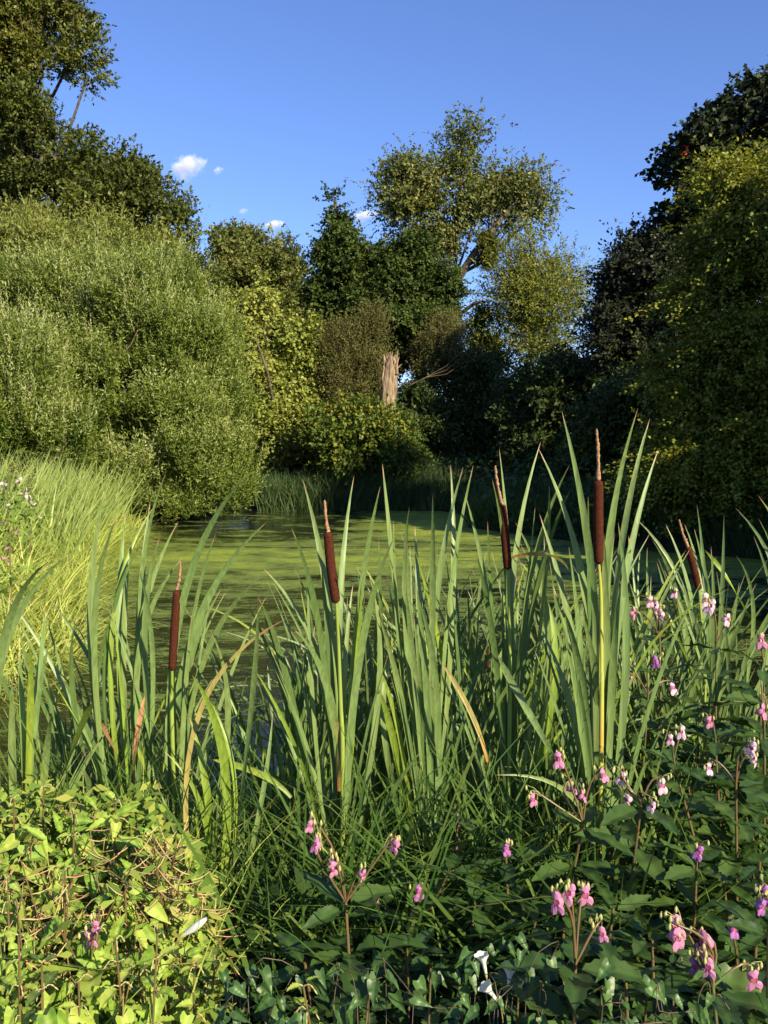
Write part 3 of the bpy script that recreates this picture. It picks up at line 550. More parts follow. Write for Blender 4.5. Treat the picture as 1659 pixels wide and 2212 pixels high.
# left bank, between the water's edge and the willow
q = np.random.RandomState(100)
def left_bank(n, d0, d1, y0, y1):
    if n > 5000:
        b = left_bank(n//24, d0, d1, y0, y1); k = q.randint(len(b), size=n); b = b[k] + np.r_['1', q.randn(n, 2)*.07, np.zeros((n, 1))]; LAZ.append(np.random.RandomState(5).rand(n//24)[k]*6.28); return b
    y = y0+(y1-y0)*q.rand(n)**.9; ex = np.interp(y, [4.3, 6, 8.5, 14, 20, 23], [-2.7, -2.9, -3.3, -4.8, -5.9, -6.0])
    x = ex - (d0+(d1-d0)*q.rand(n)); return on_ground(x, y)
r = left_bank(15000, -.15, 3.4, 6.0, 21); put_grass('meadow_grass', 'sunlit yellow green grass tumbling down the left bank', r, np.full(len(r), .9), np.full(len(r), .016), .5, .8, 'meadow', az=LAZ[0], seed=1)
q = np.random.RandomState(103); n_g = 900; xg = -1.75+1.25*q.rand(n_g); yg = 1.5+.75*q.rand(n_g); rg = on_ground(xg, yg)
put_grass('wild_grass', 'thin pale stalks poking up through the bright tangle', rg, np.full(n_g, .9), np.full(n_g, .006), .35, .45, 'meadow', seed=12)
r = left_bank(2600, -.35, .6, 6.5, 20); put_grass('bank_grass', 'pale grass hanging over the water along the left bank', r, np.full(len(r), .75), np.full(len(r), .014), .9, 1.2, 'meadow', az=np.full(len(r), -.5), seed=2)
r = left_bank(3800, .3, 4.2, 12.0, 21); put_grass('sedge', 'blue green sword leaved sedge standing at the top of the left bank', r, np.full(len(r), 1.6), np.full(len(r), .03), .38, .25, 'sedge', az=np.where(np.arange(len(r)) % 3, .3, 2.8), seed=3, cat='sedge')
# far and right banks
q = np.random.RandomState(101)
x = -4.0+6.6*q.rand(7000); y = 27.0+2.2*q.rand(7000)
r = on_ground(x, y); put_grass('reeds', 'dim green reeds edging the far end of the pond', r, np.full(len(r), 1.45), np.full(len(r), .025), .3, .35, 'reed', seed=4, cat='reeds')
t = q.rand(9500); d = 1.9*q.rand(9500); x = 2.0+4.9*t+d*.75; y = 21.5-6.4*t+d*.65
r = on_ground(x, y); put_grass('reeds', 'shaded reeds along the right hand bank', r, np.full(len(r), 1.2), np.full(len(r), .02), .4, .5, 'reed', seed=5, cat='reeds')
x = 2.4+4*q.rand(2500); y = 22+5*q.rand(2500)
r = on_ground(x, y); put_grass('reeds', 'shaded reeds filling the corner behind the inlet', r, np.full(len(r), 1.0), np.full(len(r), .02), .4, .5, 'reed', seed=6, cat='reeds')
# near bank
q = np.random.RandomState(102); n = 7500; tc_ = np.stack([-1.25+3.5*q.rand(330), 1.95+1.75*q.rand(330)], 1)[q.randint(330, size=n)] + q.randn(n, 2)*.045; x, y = tc_[:, 0], tc_[:, 1]
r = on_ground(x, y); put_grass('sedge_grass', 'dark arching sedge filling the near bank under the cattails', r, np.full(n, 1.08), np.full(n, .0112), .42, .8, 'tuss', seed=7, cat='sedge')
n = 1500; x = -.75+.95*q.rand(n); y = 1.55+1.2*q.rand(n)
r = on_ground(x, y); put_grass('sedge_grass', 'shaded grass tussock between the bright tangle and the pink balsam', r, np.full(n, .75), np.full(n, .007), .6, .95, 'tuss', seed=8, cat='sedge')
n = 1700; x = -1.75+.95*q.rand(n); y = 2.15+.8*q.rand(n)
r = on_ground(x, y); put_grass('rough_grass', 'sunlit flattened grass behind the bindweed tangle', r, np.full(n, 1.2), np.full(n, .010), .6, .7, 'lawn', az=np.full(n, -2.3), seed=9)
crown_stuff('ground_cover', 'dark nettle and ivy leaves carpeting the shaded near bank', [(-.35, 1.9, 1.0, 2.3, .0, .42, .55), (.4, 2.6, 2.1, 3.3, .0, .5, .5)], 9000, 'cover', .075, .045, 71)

# ------------------------------------------------------------------ leaf templates for near plants
def leaf_template(kind, seed):
    q = np.random.RandomState(seed); n = 15; t = np.linspace(0, 1, n)
    if kind == 'lance': wv = .152*np.sin(np.pi*t**.85)**.9*(1+.10*np.where(np.arange(n) % 2, 1, -1))
    elif kind == 'oval': wv = .27*np.sin(np.pi*t**.68)**.8*(1+.16*np.where(np.arange(n) % 2, 1, -1))
    else: wv = np.interp(t, [0, .04, .12, .3, .55, .8, 1], [.20, .29, .28, .23, .15, .06, 0])
    wv = np.maximum(wv, .001); curl = .22+.25*q.rand(); side = q.randn()*.06; fold = .25+.25*q.rand()
    V, ve = [], []
    for i_ in range(n):
        y = t[i_]; z = -curl*y*y*.7 + .02*math.sin(y*14+seed); xo = side*y*y
        back = -.14 if kind == 'arrow' and i_ < 2 else 0      # lobes reach back past the stalk
        for u in (-1, -.5, 0, .5, 1):
            V.append((xo+u*wv[i_], y + back*abs(u) + .0, z + abs(u)*wv[i_]*fold + .015*math.sin(y*30)*abs(u)))
            ve.append(1. if u == 0 else (.35 if i_ % 3 == 0 else 0))
    F = [[i_*5+j, i_*5+j+1, (i_+1)*5+j+1, (i_+1)*5+j] for i_ in range(n-1) for j in range(4)]
    return np.array(V), F, ve
TEMPL = {}
def templ(kind, matn, v):
    k = (kind, matn, v)
    if k not in TEMPL:
        V, F, ve = leaf_template(kind, v*7+hash(kind) % 1 + len(kind)); o = mk('leaf', V, F, M[matn], None, vein=ve, smooth=True); me = o.data; bpy.data.objects.remove(o); TEMPL[k] = me
    return TEMPL[k]
def place_leaf(parent, root, kind, matn, pos, d, nrm, size, name='leaf', v=None):
    me = templ(kind, matn, rs.randint(5) if v is None else v)
    d = norm(np.asarray(d, float)); nrm = np.asarray(nrm, float); nrm = norm(nrm-d*(nrm @ d)); s = np.cross(d, nrm)
    o = bpy.data.objects.new(name, me); C.objects.link(o); o.parent = parent
    sx, sy, sz = size if hasattr(size, '__len__') else (size, size, size)
    m = Matrix([[s[0]*sx, d[0]*sy, nrm[0]*sz, 0], [s[1]*sx, d[1]*sy, nrm[1]*sz, 0], [s[2]*sx, d[2]*sy, nrm[2]*sz, 0], [0, 0, 0, 1]])
    m.translation = Vector(pos-root); o.matrix_local = m; return o

# ------------------------------------------------------------------ cattails
def c1(x, y): return (x/2.623, 949+y/2.623)
def c2(x, y): return (506+x/2.869, 949+y/2.869)
def c3(x, y): return (1026.5+x/2.623, 858.4+y/2.623)
CROP = {1: c1, 2: c2, 3: c3}
TOCAM = lambda p: norm(np.array([0, 0, EYE])-p)
def smooth_fit(pts, n):
    """one gentle curve through the points, exact at both ends"""
    pts = np.asarray(pts, float); m = len(pts)
    if m < 3: return catmull(pts, n)
    u = np.r_[0, np.cumsum(np.linalg.norm(np.diff(pts, axis=0), axis=1))]; u /= u[-1]; dg = 3 if m > 3 else 2
    wt = np.ones(m); wt[0] = wt[-1] = 30
    A = np.vander(u, dg+1); co = np.linalg.lstsq(A*wt[:, None], pts*wt[:, None], rcond=None)[0]
    return np.vander(np.linspace(0, 1, n), dg+1) @ co
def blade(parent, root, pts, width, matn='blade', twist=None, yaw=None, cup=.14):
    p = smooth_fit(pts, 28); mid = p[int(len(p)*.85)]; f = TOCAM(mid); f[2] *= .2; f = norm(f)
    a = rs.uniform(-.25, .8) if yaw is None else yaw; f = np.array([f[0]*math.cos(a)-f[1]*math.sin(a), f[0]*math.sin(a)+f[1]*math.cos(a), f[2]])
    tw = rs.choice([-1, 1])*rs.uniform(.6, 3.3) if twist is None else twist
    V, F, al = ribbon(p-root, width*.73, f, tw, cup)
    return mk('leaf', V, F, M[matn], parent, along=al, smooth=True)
def traced_blade(parent, root, crop, pts, Y0, width, matn='blade', dy=None, twist=None, yaw=None, to_root=True):
    """pts run tip -> base; the depth drifts from the root's to the tip's"""
    dy = rs.uniform(-.28, .22) if dy is None else dy
    px = [CROP[crop](*q) if crop else q for q in pts][::-1]; m = len(px); out = []
    for k, (x, y) in enumerate(px):
        fr = (k+1)/m; out.append(P(x, y, Y0+dy*fr**1.6))
    if to_root:
        rr = root + np.array([rs.uniform(-.02, .02), rs.uniform(-.03, .03), 0]); first = out[0]
        if first[2] > root[2]+.25: out = [rr, rr*.5+first*.5 + np.array([(root[0]-first[0])*.10, 0, .0])] + out
        else: out = [rr] + out
    return blade(parent, root, out, width, matn, twist, yaw)
def head_parts(parent, root, bot, top, spike, r, stem_pts, stemmat='stem'):
    bot, top, spike = map(np.asarray, (bot, top, spike)); n = 34; t = np.linspace(0, 1, n); p = catmull([bot, (bot+top)/2+np.array([rs.randn()*.002, 0, 0]), top], n)
    prof = np.clip(np.minimum(t/.035, (1-t)/.03), .0, 1)**.5*(.92+.08*np.sin(np.pi*t)); prof = np.maximum(prof, .12)
    V, F = tubes([(p-root, r*prof)], 16); V = V + rs.randn(*V.shape)*r*.025; mk('seed_head', V, F, M['head'], parent, smooth=True)
    n = 26; t = np.linspace(0, 1, n); p = catmull([top, (top+spike)/2+np.array([rs.randn()*.003, 0, 0]), spike], n)
    V, F = tubes([(p-root, r*(.42-.22*t)*(1+.18*rs.randn(n))*np.where(t > .97, .5, 1))], 9); V = V + rs.randn(*V.shape)*r*.06; mk('pollen_spike', V, F, M['spike'], parent)
    sp = catmull(stem_pts, 20); V, F = tubes([(sp-root, np.linspace(.0085, .0042, 20))], 8); mk('stem', V, F, M[stemmat], parent, smooth=True)
def plant_root(xD, Y, yD=1900):
    p = P(xD, yD, Y); p[2] = min(H(p[0], Y), .25)-.05; return p
ALLC = 'cattails along the near edge of the pond'
W_ = .028
def cattail(label, xD, Y, head=None, blades=(), fillers=0, fh=(.9, 1.5), name='cattail', group=ALLC, spread=.25, dark=False):
    root = plant_root(xD, Y); e = empty(name, root); tag(e, label, 'cattail', group)
    if head:
        cr, bot, top, spk, r, stemm, ym = head
        b_, t_, s_ = P(*CROP[cr](*bot), Y-.05), P(*CROP[cr](*top), Y-.08), P(*CROP[cr](*spk), Y-.1)
        mids = [P(*CROP[cr](*m), Y-.03) for m in ym]
        head_parts(e, root, b_, t_, s_, r, [root] + mids + [b_], stemm)
    for b in blades:
        cr, pts = b[0], b[1]; o = b[2] if len(b) > 2 else {}
        traced_blade(e, root, cr, pts, Y+o.get('Y', 0), o.get('w', W_), o.get('m', 'blade'), o.get('dy'), o.get('tw'), o.get('yaw'), o.get('r', True))
    for k in range(int(fillers*1.5)):
        hgt = rs.uniform(*fh); az = rs.uniform(-1, 1); dx = az*spread*hgt*1.1 + rs.randn()*.03; dyy = rs.uniform(-.22, .22)
        tip = root + np.array([dx, dyy, hgt]); m1 = root + np.array([dx*.12, dyy*.1, hgt*.4]); m2 = root + np.array([dx*.5, dyy*.5, hgt*.76])
        if rs.rand() < .1: tip = tip + np.array([np.sign(dx)*.16, 0, -.14])
        blade(e, root, [root+np.array([rs.uniform(-.025, .025), rs.uniform(-.03, .03), 0]), m1, m2, tip], rs.uniform(.010, .022), 'bladey' if rs.rand() < .08 else ('blade2' if (dark or rs.rand() < .5) else 'blade'))
    return e
n_ = dict(m='bladey')
cattail('cattail at left with a slim brown head crossed by a long leaning leaf', 385, 2.6,
  head=(1, (975,1310), (1003,850), (1022,690), .0125, 'stem', [(975,1600), (975,1480)]),
  blades=[(1, [(1405,195),(1290,330),(1150,640),(1010,1000),(930,1500)], dict(w=.030, dy=-.3, yaw=.2, tw=.2)),
          (1, [(1512,468),(1400,570),(1230,800),(1080,1200),(960,1650)], dict(w=.032, dy=-.15)),
          (1, [(1470,780),(1350,950),(1180,1230),(1050,1500)], dict(dy=-.2)),
          (1, [(1252,850),(1170,1020),(1060,1350),(980,1650)], {}),
          (1, [(1222,535),(1150,700),(1110,1000),(1040,1450)], {}),
          (1, [(1040,660),(960,800),(840,1000),(760,1400)], {}),
          (1, [(905,550),(870,640),(830,900),(830,1400)], {}),
          (1, [(1190,1080),(1250,1330),(1300,1800)], {})], fillers=4, fh=(.9, 1.35))
cattail('headless cattail fan with broad upright leaves left of the slim brown head', 290, 2.62,
  blades=[(1, [(600,275),(580,480),(535,700),(490,1100),(560,1600)], dict(w=.030)),
          (1, [(662,440),(625,620),(570,830),(510,1200),(560,1700)], dict(w=.030)),
          (1, [(712,415),(700,560),(680,800),(670,1200),(720,1800)], dict(w=.030)),
          (1, [(742,575),(725,700),(712,900),(700,1300)], {}),
          (1, [(850,355),(825,600),(805,850),(770,1300)], {}),
          (1, [(885,630),(845,760),(815,1000),(770,1600)], {}),
          (1, [(880,370),(810,450),(720,700),(640,1000)], dict(m='bladey', w=.02)),
          (1, [(1010,465),(950,600),(850,800),(800,1100)], {}),
          (1, [(802,580),(740,700),(660,900),(580,1300),(620,1700)], dict(m='blade2')),
          (1, [(785,738),(830,1000),(880,1380)], dict(w=.02)),
          (1, [(640,990),(590,1180),(540,1500)], dict(m='blade2')),
          (1, [(437,985),(408,1150),(430,1600)], dict(m='blade2', w=.024)),
          (1, [(940,190),(880,300),(850,420),(810,800)], dict(w=.018)),
          (1, [(820,1450),(790,1600),(765,1760),(768,2000)], dict(m='bladed', w=.020, r=False, Y=-.12)),
          (1, [(782,1742),(815,1850),(860,2020)], dict(m='bladey', w=.028, r=False, Y=-.2)),
          (1, [(572,1600),(630,1720),(700,1860)], dict(m='bladed', w=.018, r=False, Y=-.1)),
          (1, [(530,1490),(450,1650),(368,1880)], dict(m='bladey', w=.024, r=False, Y=-.15))], fillers=8, fh=(.9, 1.45))
cattail('cattail leaves leaning right from the left edge of the stand', 40, 2.4,
  blades=[(1, [(400,648),(290,670),(190,800),(60,1150),(-60,1700)], dict(w=.032)),
          (1, [(275,690),(160,840),(60,1050),(-60,1500)], dict(w=.03)),
          (1, [(262,960),(245,1200),(200,1600),(170,1850)], {}),
          (1, [(110,1190),(108,1450),(150,1900)], {}),
          (1, [(168,1140),(165,1400),(172,1800)], dict(m='bladey')),
          (1, [(290,1110),(235,1330),(190,1700)], dict(w=.022)),
          (1, [(70,1340),(62,1600),(75,1900)], {}),
          (1, [(128,1520),(150,1700),(170,1920)], dict(m='bladey')),
          (1, [(290,1565),(265,1700),(258,1880)], {})], fillers=9, fh=(.7, 1.15))
cattail('stray yellow green leaves bending across the water right of the slim brown head', 450, 2.35,
  blades=[(1, [(1622,1015),(1470,1130),(1330,1250),(1200,1420),(1110,1600),(1020,1830)], dict(m='bladeb', w=.019, yaw=.1, tw=.6, dy=-.1)),
          (1, [(1088,1335),(1190,1560),(1260,1760),(1290,1960)], dict(m='bladey', w=.032, yaw=0, tw=.3)),
          (1, [(1110,1380),(1250,1640),(1320,1800)], dict(m='bladey', w=.02)),
          (1, [(1075,1575),(1120,1740),(1175,2000)], dict(m='bladey', w=.03)),
          (1, [(928,1765),(1000,1860),(1100,1960)], dict(m='bladey', w=.02)),
          (1, [(1205,1815),(1380,1860),(1520,1920),(1650,2030)], dict(m='bladey', w=.024, r=False, yaw=.2, tw=.2)),
          (1, [(1462,935),(1445,1150),(1425,1500),(1400,1830)], dict(w=.022)),
          (1, [(1545,1560),(1530,1700),(1500,1950)], dict(w=.02))], fillers=3, fh=(.6, .9), name='cattail')
cattail('cattail with a plump brown head on a bright yellow green stalk left of centre', 735, 2.55,
  head=(2, (632,1015), (580,570), (560,378), .0142, 'stem', [(672,2050), (660,1650), (645,1250)]),
  blades=[(2, [(424,245),(490,470),(535,700),(580,1000),(620,1400),(640,1800)], dict(w=.030, dy=.05)),
          (2, [(742,228),(712,420),(670,700),(648,1000),(660,1500)], dict(w=.028)),
          (2, [(905,290),(870,560),(820,780),(760,1100),(700,1600)], dict(w=.030, dy=-.25)),
          (2, [(1000,585),(925,820),(850,1010),(780,1350),(720,1700)], dict(w=.032, dy=-.3)),
          (2, [(355,550),(440,760),(500,1050),(560,1400)], dict(m='blade2')),
          (2, [(182,800),(320,940),(430,1170),(570,1480),(640,1750)], dict(w=.030)),
          (2, [(145,972),(235,1150),(310,1380),(360,1700)], dict(m='blade2')),
          (2, [(372,1178),(490,1330),(570,1530),(630,1750)], dict(w=.032)),
          (2, [(500,1390),(550,1580),(600,1800)], dict(w=.030)),
          (2, [(458,882),(478,1050),(470,1500)], dict(w=.02)),
          (2, [(538,770),(565,1000),(600,1500)], dict(m='blade2')),
          (2, [(736,900),(705,1080),(690,1400)], dict(w=.024)),
          (2, [(787,895),(800,1000),(770,1200),(740,1600)], dict(m='bladey', w=.024)),
          (2, [(830,820),(900,1000),(890,1300)], {}),
          (2, [(865,1005),(800,1250),(740,1600)], dict(w=.028)),
          (2, [(630,1730),(640,1900),(650,2180)], dict(m='bladeb', w=.022, r=False, Y=-.06))], fillers=9, fh=(.9, 1.4))
cattail('headless cattail with tall crossing leaves just right of the plump brown head', 930, 2.7,
  blades=[(2, [(918,150),(965,300),(968,500),(985,900),(1040,1500)], dict(w=.030)),
          (2, [(988,510),(985,640),(1000,1100),(1060,1600)], dict(w=.022)),
          (2, [(1086,415),(1058,540),(1048,900),(1090,1400)], dict(w=.026)),
          (2, [(1074,645),(1076,800),(1090,1100)], dict(w=.018)),
          (2, [(1119,535),(1126,700),(1130,950),(1180,1450)], dict(w=.028)),
          (2, [(1230,342),(1255,560),(1230,950),(1210,1500)], dict(w=.026)),
          (2, [(1340,158),(1325,330),(1345,600),(1390,900),(1320,1500)], dict(w=.026)),
          (2, [(1420,172),(1372,360),(1290,680),(1240,1200)], dict(w=.026)),
          (2, [(1482,158),(1438,380),(1370,750),(1300,1300)], dict(w=.026)),
          (2, [(1242,615),(1240,800),(1245,1200)], dict(w=.02)),
          (2, [(1030,1190),(985,1320),(920,1560)], dict(w=.026)),
          (2, [(895,1090),(960,1350),(1060,1700),(1110,2000)], dict(w=.027, yaw=.1, tw=.6, dy=-.2)),
          (2, [(855,1350),(940,1500),(1000,1750)], dict(w=.020, m='bladey')),
          (2, [(883,1530),(920,1660),(975,1780)], dict(w=.03, m='bladey')),
          (2, [(1060,900),(1075,1150),(1110,1500),(1180,1900)], dict(w=.027, yaw=0, tw=.7, dy=-.2)),
          (2, [(1125,880),(1140,1100),(1185,1550),(1230,2000)], dict(w=.028, yaw=.1, tw=-.7, dy=-.2)),
          (2, [(1140,980),(1220,1180),(1250,1600),(1260,2100)], dict(w=.028, yaw=-.1, tw=.8, dy=-.2)),
          (2, [(1285,1385),(1380,1530),(1465,1690),(1570,2000)], dict(m='bladeb', w=.020, r=False, Y=-.2, yaw=0, tw=.5))], fillers=8, fh=(1.0, 1.5))
cattail('cattail with a dark head shaded at its foot and a two tone spike', 1098, 2.7,
  head=(3, (185,975), (150,605), (112,388), .0138, 'stem', [(195,1800), (195,1300)]),
  blades=[(3, [(136,288),(155,450),(170,640),(200,1100),(210,1600)], dict(w=.028)),
          (3, [(95,460),(110,560),(150,700),(190,1200)], dict(w=.024, m='blade2')),
          (3, [(372,250),(315,410),(270,600),(225,850),(205,1400)], dict(w=.026)),
          (3, [(535,380),(470,530),(400,720),(290,1100),(240,1500)], dict(w=.024)),
          (3, [(540,520),(490,690),(400,930),(270,1350)], dict(w=.024, m='blade2')),
          (3, [(420,498),(416,680),(400,1000)], dict(w=.022)),
          (3, [(341,608),(347,760),(320,950),(260,1300)], dict(w=.024)),
          (3, [(215,905),(350,890),(440,895),(500,940),(530,985)][::-1], dict(w=.022, m='bladeb', r=False, Y=-.15, tw=.2)),
          (3, [(228,708),(310,870),(350,1020),(420,1250)], dict(w=.028)),
          (3, [(240,910),(330,1020),(390,1180),(440,1280)], dict(w=.030, m='bladey')),
          (3, [(-60,540),(10,800),(60,1100),(120,1500)], dict(w=.024)),
          (3, [(70,700),(75,1000),(110,1400)], dict(w=.022, m='blade2')),
          (3, [(0,860),(60,1200),(140,1600)], dict(w=.026, m='blade2')),
          (3, [(130,1465),(210,1620),(330,1830),(430,2010)], dict(w=.028, r=False, Y=-.3, yaw=0, tw=.2))], fillers=8, fh=(1.0, 1.5))
cattail('tallest cattail with the long brown head and orange blotched stalk', 1300, 2.45,
  head=(3, (700,945), (698,465), (687,180), .0142, 'stemo', [(715,1850), (715,1500), (713,1150)]),
  blades=[(3, [(491,78),(535,290),(590,520),(640,780),(680,1200),(700,1600)], dict(w=.030, dy=0)),
          (3, [(922,62),(870,270),(810,470),(755,780),(730,1200)], dict(w=.030)),
          (3, [(990,120),(945,300),(895,540),(830,850),(760,1300)], dict(w=.028)),
          (3, [(1034,305),(1005,460),(935,700),(860,950),(780,1400)], dict(w=.030)),
          (3, [(358,288),(450,470),(535,690),(575,880),(640,1300)], dict(w=.032)),
          (3, [(365,662),(410,850),(480,1080),(560,1400),(640,1800)], dict(w=.030)),
          (3, [(810,710),(852,900),(862,1080),(845,1500),(818,1950)], dict(w=.030, yaw=0, tw=.8)),
          (3, [(790,760),(770,900),(750,1200)], dict(w=.024)),
          (3, [(530,845),(545,1000),(590,1300)], dict(w=.024)),
          (3, [(640,560),(670,640),(640,900),(640,1300)], dict(w=.022, m='blade2')),
          (3, [(370,1305),(460,1480),(515,1650),(590,2000)], dict(w=.030, yaw=.1, tw=.2)),
          (3, [(500,1205),(550,1420),(640,1800)], dict(w=.030, yaw=-.1, tw=.2)),
          (3, [(600,1205),(640,1370),(690,1620)], dict(w=.032)),
          (3, [(440,1060),(500,1250),(570,1600),(600,1900)], dict(w=.030)),
          (3, [(730,770),(740,950),(740,1100),(745,1500)], dict(w=.030, yaw=0)),
          (3, [(830,1030),(800,1300),(770,1700)], dict(w=.030)),
          (3, [(868,785),(880,825),(878,880)], dict(w=.016, m='bladed', r=False))], fillers=7, fh=(.9, 1.45))
cattail('slender leaning cattail farther back above the pink flowers at right', 1515, 3.3,
  head=(3, (1268,1090), (1205,845), (1155,690), .0138, 'stem', [(1300,1700), (1290,1400)]),
  blades=[(3, [(1186,720),(1225,830),(1270,1000)], dict(w=.026)),
          (3, [(1256,608),(1285,760),(1300,1000),(1310,1400)], dict(w=.024)),
          (3, [(1410,668),(1402,850),(1400,1100),(1370,1700)], dict(w=.026)),
          (3, [(1080,720),(1160,870),(1215,1050),(1250,1400)], dict(w=.030)),
          (3, [(1240,742),(1290,900),(1330,1150),(1340,1500)], dict(w=.030)),
          (3, [(1298,862),(1390,970),(1480,1110),(1560,1250)], dict(w=.024, m='bladey', r=False)),
          (3, [(1497,1048),(1482,1230),(1440,1440),(1370,1760)], dict(w=.030)),
          (3, [(1336,845),(1346,1050),(1350,1500)], dict(w=.024)),
          (3, [(905,680),(1020,765),(1110,890),(1200,1250)], dict(w=.028)),
          (3, [(1000,800),(1060,890),(1130,1050),(1200,1400)], dict(w=.028)),
          (3, [(975,850),(960,960),(1000,1250)], dict(w=.022)),
          (3, [(1030,935),(1075,1090),(1140,1400)], dict(w=.026)),
          (3, [(890,880),(905,1050),(930,1300)], dict(w=.022)),
          (3, [(935,870),(935,1100),(950,1500)], dict(w=.02)),
          (3, [(870,1015),(905,1180),(950,1500)], dict(w=.024, m='blade2')),
          (3, [(1480,898),(1550,1040),(1580,1250)], dict(w=.022))], fillers=7, fh=(.95, 1.3))
cattail('cattail leaves leaning in from the right edge above the pink flowers', 1660, 2.9,
  blades=[(3, [(1475,625),(1560,690),(1650,820),(1720,1100)], dict(w=.026)),
          (3, [(1605,558),(1650,610),(1720,760)], dict(w=.026)),
          (3, [(1577,785),(1650,980),(1700,1200)], dict(w=.024)),
          (3, [(1605,685),(1640,760),(1700,900)], dict(w=.016)),
          (3, [(1650,380),(1690,560),(1720,900)], dict(w=.02))], fillers=3, fh=(.9, 1.1))
cattail('small cattail with a blackish head in the shade of the stand', 1060, 3.7,
  head=(2, (1575,1560), (1580,1160), (1580,1090), .013, 'stem', [(1570,1900), (1572,1700)]), blades=[], fillers=7, fh=(1.0, 1.4), dark=True)
SH = 'cattail shoots without heads'
spots = [(600,3.1),(660,3.3),(690,2.9),(790,3.2),(830,2.9),(870,3.5),(985,3.1),(1030,2.9),(1130,3.2),(1180,2.8),(1215,3.4),(1390,3.0),(1440,3.5),(1590,3.1),(1010,3.6),(760,3.6),(1100,3.6),(1270,3.1),(1330,3.3),(715,3.5),(895,3.1),(955,3.4),(1060,3.15),(1160,3.0),(1240,2.9),(1310,2.85),(1410,3.3),(1480,3.1),(1535,3.5),(640,2.85),(805,2.85),(850,3.1),(1010,2.8),(1085,2.95),(1195,3.1),(1365,3.4)]
for k, (x, Y) in enumerate(spots):
    cattail('leafy green cattail shoot without a seed head in the thick of the stand', x, Y, fillers=10, fh=(.95, 1.58) if x > 690 else (.9, 1.4), name='cattail', group=SH, dark=k % 2 == 0)
for k, (x, Y) in enumerate([(200,2.95),(110,2.9),(345,3.0),(250,3.2)]):
    cattail('leafy green cattail shoot without a seed head at the left end of the stand', x, Y, fillers=6, fh=(.8, 1.35), name='cattail', group=SH)

# ------------------------------------------------------------------ balsam
def flower_mesh(kind):
    """hooded balsam flower: pouch with a little spur, upright hood, two hanging lobed petals"""
    a = np.linspace(0, 2*np.pi, 12, endpoint=False); V, F = [], []
    t = np.linspace(0, 1, 9); rr = np.array([.10, .30, .42, .47, .45, .36, .22, .10, .03]); yy = np.array([0, .02, .12, .28, .46, .62, .76, .88, 1.0]); zz = np.array([0, 0, -.02, -.05, -.08, -.11, -.14, -.24, -.36])
    for i_ in range(9):
        for aa in a: V.append((rr[i_]*math.cos(aa)*.8, yy[i_]*1.1, zz[i_]+rr[i_]*math.sin(aa)))
    F = [[i_*12+j, i_*12+(j+1) % 12, (i_+1)*12+(j+1) % 12, (i_+1)*12+j] for i_ in range(8) for j in range(12)]
    return np.array(V), F
def petal(w, l, cup, wob, n=7, m=7):
    V = []
    for i_ in range(n):
        u = i_/(n-1)
        for j in range(m):
            v = j/(m-1)*2-1; wd = w*math.sin(math.pi*(.12+.80*u))**.7
            V.append((v*wd, -cup*(1-v*v)*.5+.05*math.sin(v*6+u*5)*wob, u*l+.03*math.sin(v*9)*wob))
    return np.array(V), [[i_*m+j, i_*m+j+1, (i_+1)*m+j+1, (i_+1)*m+j] for i_ in range(n-1) for j in range(m-1)]
def rotx(V, a): c, s = math.cos(a), math.sin(a); return V @ np.array([[1, 0, 0], [0, c, s], [0, -s, c]])
def roty(V, a): c, s = math.cos(a), math.sin(a); return V @ np.array([[c, 0, -s], [0, 1, 0], [s, 0, c]])
FL = {}
def flower_meshes(matn):
    if matn in FL: return FL[matn]
    out = []
    V, F = flower_mesh(0); o = mk('pouch', V, F, M[matn], smooth=True); out.append(('pouch', o.data)); bpy.data.objects.remove(o)
    V, F = petal(.42, .62, .35, .6); V = rotx(V, -.25) + np.array([0, .02, .28]); o = mk('hood', V, F, M[matn], smooth=True); out.append(('hood', o.data)); bpy.data.objects.remove(o)
    V1, F1 = petal(.36, .85, .25, 1.0); A = roty(V1, math.pi-.42)*np.array([1, 1, 1]) + np.array([.10, -.06, -.15]); B = roty(V1, math.pi+.42) + np.array([-.10, -.08, -.15])
    V = np.vstack([A, B]); F = F1 + [[k+len(V1) for k in f] for f in F1]; o = mk('lower_petals', V, F, M[matn], smooth=True); out.append(('lower_petals', o.data)); bpy.data.objects.remove(o)
    a = np.linspace(0, 2*np.pi, 10, endpoint=False); V = [(.27*math.cos(q), -.03, .05+.27*math.sin(q)) for q in a] + [(0, .02, .05)]
    F = [[j, (j+1) % 10, 10] for j in range(10)]; o = mk('throat', np.array(V), F, M['throat']); out.append(('throat', o.data)); bpy.data.objects.remove(o)
    FL[matn] = out; return out
def add_flower(parent, root, p, size, matn):
    ms = flower_meshes(matn); yaw = rs.uniform(-1.3, 1.3); tilt = rs.uniform(-.35, .35)
    o = None
    for nm, me in ms:
        c = bpy.data.objects.new('flower' if nm == 'pouch' else nm, me); C.objects.link(c)
        if nm == 'pouch': c.parent = parent; c.location = Vector(p-root); c.rotation_euler = (tilt, rs.uniform(-.3, .3), yaw); c.scale = (size,)*3; o = c
        else: c.parent = o
BAL = 'pink balsam plants on the near bank'
